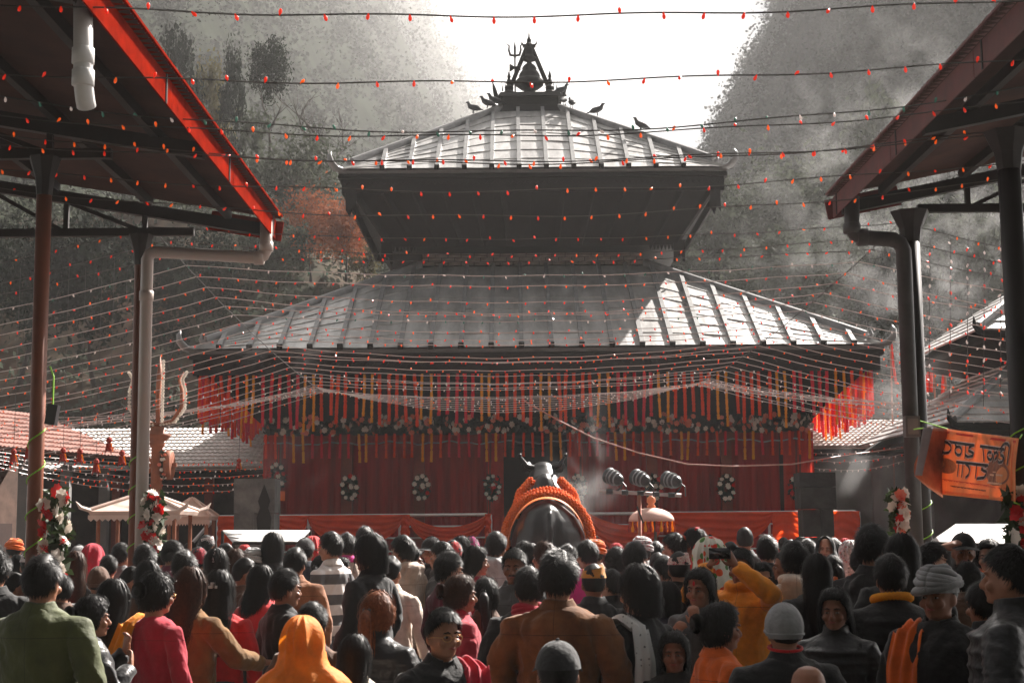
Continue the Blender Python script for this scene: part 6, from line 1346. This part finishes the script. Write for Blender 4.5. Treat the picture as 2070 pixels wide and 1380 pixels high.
for D,x,h in cand:
    while ei < len(ex_) and ex_[ei][2] <= D: cover(*ex_[ei]); ei += 1
    if any((x-a)**2+((D-b_)*.8)**2 < (.33 if D < 14 else .3)**2 for a,b_ in placed): continue
    if abs(x-bx) < 1.0 and D > 19.3: continue
    v = CM.transposed()@Vector((x,D,h-CAMZ)); px = 1035-F*v.x/v.z*1 if v.z else 0; px = 1035+F*v.x/-v.z; yt = 690-F*v.y/-v.z
    s = h/1.655
    if not -40 < px < 2110 or shown(px,yt,D,s) < (.34 if D < 14 else .24): continue
    if D < 11 and shown(px,yt,D,s) < .8: continue
    if blocks(px,yt,D,s): continue
    g_,c_,gl = rng.choice(OUT if D > 11.5 else OUT[:6]); ht = rng.choice(HATS if D > 11.5 else [None]); wm = rng.random() < .4; hr = rng.choice(('long','bun','wavy','pony')) if wm else rng.choice(('short','short','tall','crew'))
    yaw = rng.gauss(0,28) if rng.random() < .85 else rng.choice((90,-90,150,-160)); fc = abs(yaw) > 50
    hn = {'long':'long black hair','wavy':'long wavy hair','bun':'hair tied in a bun','pony':'a ponytail','short':'short black hair','tall':'thick black hair','crew':'cropped hair'}[hr]
    lab = '%s, %s, far crowd %s'%(hn if not ht else ht[2], gl, land(px)) if D > 14 else '%s, %s, mid crowd %s'%(hn if not ht else 'a '+ht[2], gl, land(px))
    hh_ = hr if not ht or ht[0] in ('cap',) else ('crew' if ht[0] != 'veil' else None)
    person(px,yt,D,yaw,lab,g=g_,c=c_,hair=hh_,hat=ht[0] if ht else None,hatc=ht[1] if ht else 'grey',wx=.93 if wm else 1,skin=rng.randrange(3),face=fc,seed=0 if g_ in ('kurta','puffer','shirt') else rng.randrange(2))
    o = bpy.data.objects[-1]; placed.append((x,D)); cover(px,yt,D,s); nf += 1; used.setdefault(lab,[]).append(1)
    if nf >= 230: break
for o in [o for o in bpy.data.objects if o.get('category') == 'person' and 'crowd ' in o.get('label','')]: o['group'] = 'onlookers '+o['label'].split('crowd ')[1]

_by = {}
for o in bpy.data.objects:
    if o.get('category') == 'person': _by.setdefault(o['label'],[]).append(o)
for v in _by.values():
    if len(v) > 1:
        for q, o in enumerate(sorted(v, key=lambda o: o.location.x/o.location.y)): o['label'] += ', '+(('left','right') if len(v) == 2 else [ordn(i+1) for i in range(len(v))])[q]
# ================================================================== BANNER BETWEEN THE RIGHT POSTS
def bz(x, y): return (1840+x/6, 820+y/6)       # sighted on an enlargement
BTL, BTR, BBL, BBR = P(*bz(455,280),14.35), P(*bz(1330,395),11.5), P(*bz(385,1075),14.35), P(*bz(1260,1168),11.5)
bn = thing('festival_banner', 'orange vinyl banner with large black Devanagari lettering, hung between the right posts', 'banner', (BTL+BTR)/2)
BORANGE = M('orange_vinyl', (.8,.31,.12), .55, var=.22, scale=3, trans=.35)
nrm = (BTR-BTL).cross(BBL-BTL).normalized(); nrm = -nrm if nrm.dot(BTL-Vector((0,0,CAMZ))) > 0 else nrm
def rip(u, v): return .02*math.sin(u*7+v*2)*math.sin(v*3.14)+.012*math.sin(u*15+3*v)
b = MB(); b.grid(44,24, lambda u,v: BTL.lerp(BTR,u).lerp(BBL.lerp(BBR,u),v)+nrm*rip(u,v)); put('main_sheet', b, BORANGE, bn, True, solid=.002)
FT, FB, FM = P(*bz(165,270),14.1), P(*bz(65,850),14.0), P(*bz(370,1100),14.2)
b = MB(); b.grid(16,20, lambda u,v: FT.lerp(FB,v).lerp(BTL.lerp(BBL,v)+Vector((0,-.02,-.03*v)),u)+nrm*(.07*math.sin(u*3.14)*(.6+.4*math.sin(v*5)))+Vector((.03*math.sin(v*6),0,0))*(1-u)); put('folded_flap', b, M('flap_vinyl',(.42,.14,.06),.6,var=.5,scale=4,trans=.2), bn, True, solid=.002)
b = MB(); b.grid(6,14, lambda u,v: FT.lerp(FB,v)+Vector((-.02+.085*u*(1-.3*v),-.05-.03*u,.0))); put('flap_reverse', b, M('grey_vinyl_back',(.2,.18,.18),.6), bn, True, solid=.002)
def onb(x, y, lift=.012):
    "the point of the sheet that shows at this spot of the enlargement"
    u, v = .5, .5; q = ((455,280),(1330,395),(385,1075),(1260,1168))
    for _ in range(8):
        fx = [(q[0][k]*(1-u)+q[1][k]*u)*(1-v)+(q[2][k]*(1-u)+q[3][k]*u)*v for k in (0,1)]
        du = [(q[1][k]-q[0][k])*(1-v)+(q[3][k]-q[2][k])*v for k in (0,1)]; dv = [(q[2][k]-q[0][k])*(1-u)+(q[3][k]-q[1][k])*u for k in (0,1)]
        ex, ey = x-fx[0], y-fx[1]; det = du[0]*dv[1]-du[1]*dv[0]; u += (ex*dv[1]-ey*dv[0])/det; v += (du[0]*ey-du[1]*ex)/det
    t = u*14.35/(u*14.35+(1-u)*11.5)        # the sheet comes nearer towards the right
    return BTL.lerp(BTR,t).lerp(BBL.lerp(BBR,t),v)+nrm*(rip(t,v)+lift)
def letter(strk, wz, lift, mat, name):
    b = MB(); wd = wz/6*13.4/F
    for st in strk:
        pts = []
        for (x0,y0),(x1,y1) in zip(st[:-1],st[1:]): pts += [(x0+(x1-x0)*k/3, y0+(y1-y0)*k/3) for k in range(3)]
        pts.append(st[-1]); q = [onb(x,y,lift) for x,y in pts]; k = len(q); vs = []
        for i in range(k):
            d = (q[min(i+1,k-1)]-q[max(i-1,0)]).normalized(); xx = d.cross(nrm).normalized(); e = -d*wd*.3 if i == 0 else d*wd*.3 if i == k-1 else Vector()
            vs += [q[i]+e-xx*wd/2, q[i]+e+xx*wd/2]
        b.add(vs,[(2*i,2*i+1,2*i+3,2*i+2) for i in range(k-1)])
    return put(name, b, mat, bn)
def ez(cx,cy,rx,ry,a0,a1,n=14): return [(cx+rx*math.cos(R(a)),cy+ry*math.sin(R(a))) for a in np.linspace(a0,a1,n)]
GLY = [[[(440,432),(800,482)]], [[(455,440),(500,452),(532,485),(538,530),(515,570),(470,580),(448,565)],[(448,565),(432,600)]], [ez(605,548,34,52,-60,300),[(575,470),(590,500)]], [[(688,470),(682,632)],[(775,485),(735,512),(728,545),(762,560),(790,580),(775,608),(720,622),(690,600)]],
 [[(866,492),(1080,522)],[(888,498),(878,662)]], [ez(948,605,32,46,-30,300),[(1005,520),(994,686)],[(1005,575),(1045,560),(1068,590),(1058,630),(1022,655)]], [[(1092,522),(1180,532)],[(1150,540),(1118,570),(1135,600),(1172,612),(1192,645),(1172,685),(1128,694),(1098,675)]], [[(1248,535),(1232,716)],[(1248,535),(1248,495),(1225,466),(1185,460),(1150,480),(1122,512)]],
 [[(578,682),(922,722)],[(604,690),(582,850)],[(655,695),(640,858)]], [[(690,705),(722,735),(735,780),(722,835),(690,872)]], [[(805,712),(784,872)],[(905,726),(862,735),(845,765),(872,785),(905,795),(908,830),(875,868),(800,880)]]]
WOUT = M('white_print',(.75,.6,.52),.6,var=.05); BINK = M('black_print',(.012,.012,.013),.6); REDINK = M('red_print',(.5,.02,.01),.6); BRINK = M('brown_print',(.22,.07,.03),.6,var=.5,scale=9); CRINK = M('cream_print',(.7,.4,.25),.6)
for g_ in GLY: letter(g_, 50, .010, WOUT, 'letter_outline'); letter(g_, 34, .014, BINK, 'letter')
flp = [[[(215,330),(300,470),(330,440)],[(260,365),(420,410)]],[[(330,400),(345,480),(370,470)],[(240,480),(228,610)],[(290,520),(275,690),(310,650),(300,560)]]]
def disc(cx, cy, r, mat, name, lift):
    b = MB(); c = onb(cx,cy,lift); ring = [onb(cx+r*math.cos(a),cy+r*.98*math.sin(a)+.12*r*math.cos(a),lift) for a in np.linspace(0,6.2832,30)[:-1]]; b.add([c]+ring,[(0,i+1,(i+1)%29+1) for i in range(29)]); put(name, b, mat, bn)
disc(1060,800,175,BRINK,'printed_picture',.005); disc(470,730,95,M('portrait_print',(.45,.14,.05),.6,var=.4,scale=12),'printed_picture',.005)
for i,(x0,y0,x1,y1) in enumerate(((930,830,1050,845),(950,845,946,915),(1035,850,1030,925),(1085,840,1170,850),(1100,850,1098,930),(1160,855,1155,930),(930,930,1150,955),(1000,800,1080,810))): letter([[(x0,y0),(x1,y1)]], 12 if i%3 else 20, .008, CRINK, 'picture_detail')
rr = random.Random(4)
def tiny(x0,y0,x1,y1,h,mat,nm):
    st = []; n = int((x1-x0)/13)
    for k in range(n):
        t = k/n; x = x0+(x1-x0)*t; y = y0+(y1-y0)*t
        if rr.random() < .12: continue
        st.append([(x,y),(x-2,y+h*rr.uniform(.7,1))]); 
        if rr.random() < .7: st.append([(x,y+h*.3),(x+8,y+h*rr.uniform(.3,.8))])
    st.append([(x0,y0),(x1,y1)]); letter(st, 7, .008, mat, nm)
tiny(400,888,1190,1000,24,REDINK,'small_print'); tiny(490,968,930,1028,16,BINK,'small_print')
letter([[(470,325),(1305,440)]], 26, .006, REDINK, 'border_strip'); letter([[(400,1045),(1225,1135)]], 34, .006, M('border_orange',(.8,.14,.02),.6), 'border_strip'); letter([[(1292,440),(1228,1110)]], 26, .006, M('border_orange',(.8,.14,.02),.6), 'border_strip')
for a, c in ((BTL,P(1845,846,14.8)),(BTR,P(2066,878,11.55)),(FT,P(1842,868,14.8)),(BBR,P(2062,1020,11.55))):
    b = MB(); b.tube([a,c],.006,5); put('tie_cord', b, GREENWIRE, bn)
# ================================================================== INCENSE SMOKE
def smoke(name, c, d, dens, label, seed):
    m = bpy.data.materials.new('incense_smoke'); m.use_nodes = True; t = m.node_tree; t.nodes.remove(t.nodes['Principled BSDF']); L = t.links.new
    v = t.nodes.new('ShaderNodeVolumePrincipled'); v.inputs['Color'].default_value = (.9,.9,.9,1); v.inputs['Anisotropy'].default_value = .4
    tc = t.nodes.new('ShaderNodeTexCoord'); nz = t.nodes.new('ShaderNodeTexNoise'); nz.inputs['Scale'].default_value = 1.1; nz.inputs['Detail'].default_value = 4; nz.inputs['Distortion'].default_value = .6
    L(tc.outputs['Object'], nz.inputs['Vector'])
    rp = t.nodes.new('ShaderNodeMapRange'); rp.inputs[1].default_value = .5; rp.inputs[2].default_value = .78; rp.inputs[3].default_value = 0; rp.inputs[4].default_value = dens; L(nz.outputs[0], rp.inputs[0])
    ln = t.nodes.new('ShaderNodeVectorMath'); ln.operation = 'LENGTH'; mp = t.nodes.new('ShaderNodeMapping'); mp.inputs['Scale'].default_value = (2/d[0],2/d[1],2/d[2]); L(tc.outputs['Object'], mp.inputs[0]); L(mp.outputs[0], ln.inputs[0])
    fo = t.nodes.new('ShaderNodeMapRange'); fo.inputs[1].default_value = .4; fo.inputs[2].default_value = 1; fo.inputs[3].default_value = 1; fo.inputs[4].default_value = 0; L(ln.outputs['Value'], fo.inputs[0])
    mu = t.nodes.new('ShaderNodeMath'); mu.operation = 'MULTIPLY'; L(rp.outputs[0], mu.inputs[0]); L(fo.outputs[0], mu.inputs[1]); L(mu.outputs[0], v.inputs['Density']); L(v.outputs[0], t.nodes['Material Output'].inputs['Volume'])
    b = MB(); b.box((0,0,0),d); o = put(name, b, m, label=label, cat='smoke', kind='stuff'); o.location = c
smoke('drifting_smoke', (12.0,40.6,9.5), (15,3.4,15), .16, 'pale smoke drifting in front of the trees right of the temple', 3)
smoke('drifting_smoke', (-3.6,24.6,3.4), (2.0,1.0,4.6), .35, 'thin smoke rising in front of the left temple pillars', 4)
smoke('incense_smoke', (7.0,25.2,2.6), (4.4,2.4,4.2), .9, 'drifting incense smoke in front of the right hall', 1)
smoke('incense_smoke', (P(1185,960,22.8).x,22.9,2.6), (1.4,1.2,2.6), .7, 'thin incense smoke rising beside the bull statue', 2)
# ================================================================== HAZE
def haze_box():
    b = MB(); b.box((0,880,229),(1800,1900,460)); 
    m = bpy.data.materials.new('thin_haze'); m.use_nodes = True; t = m.node_tree
    t.nodes.remove(t.nodes['Principled BSDF'])
    v = t.nodes.new('ShaderNodeVolumePrincipled'); v.inputs['Color'].default_value = (.9,.9,.9,1); v.inputs['Density'].default_value = .0005; v.inputs['Anisotropy'].default_value = .35
    t.links.new(v.outputs[0], t.nodes['Material Output'].inputs['Volume'])
    put('haze', b, m, kind='stuff', label='thin sunlit haze filling the valley air', cat='haze')
haze_box()
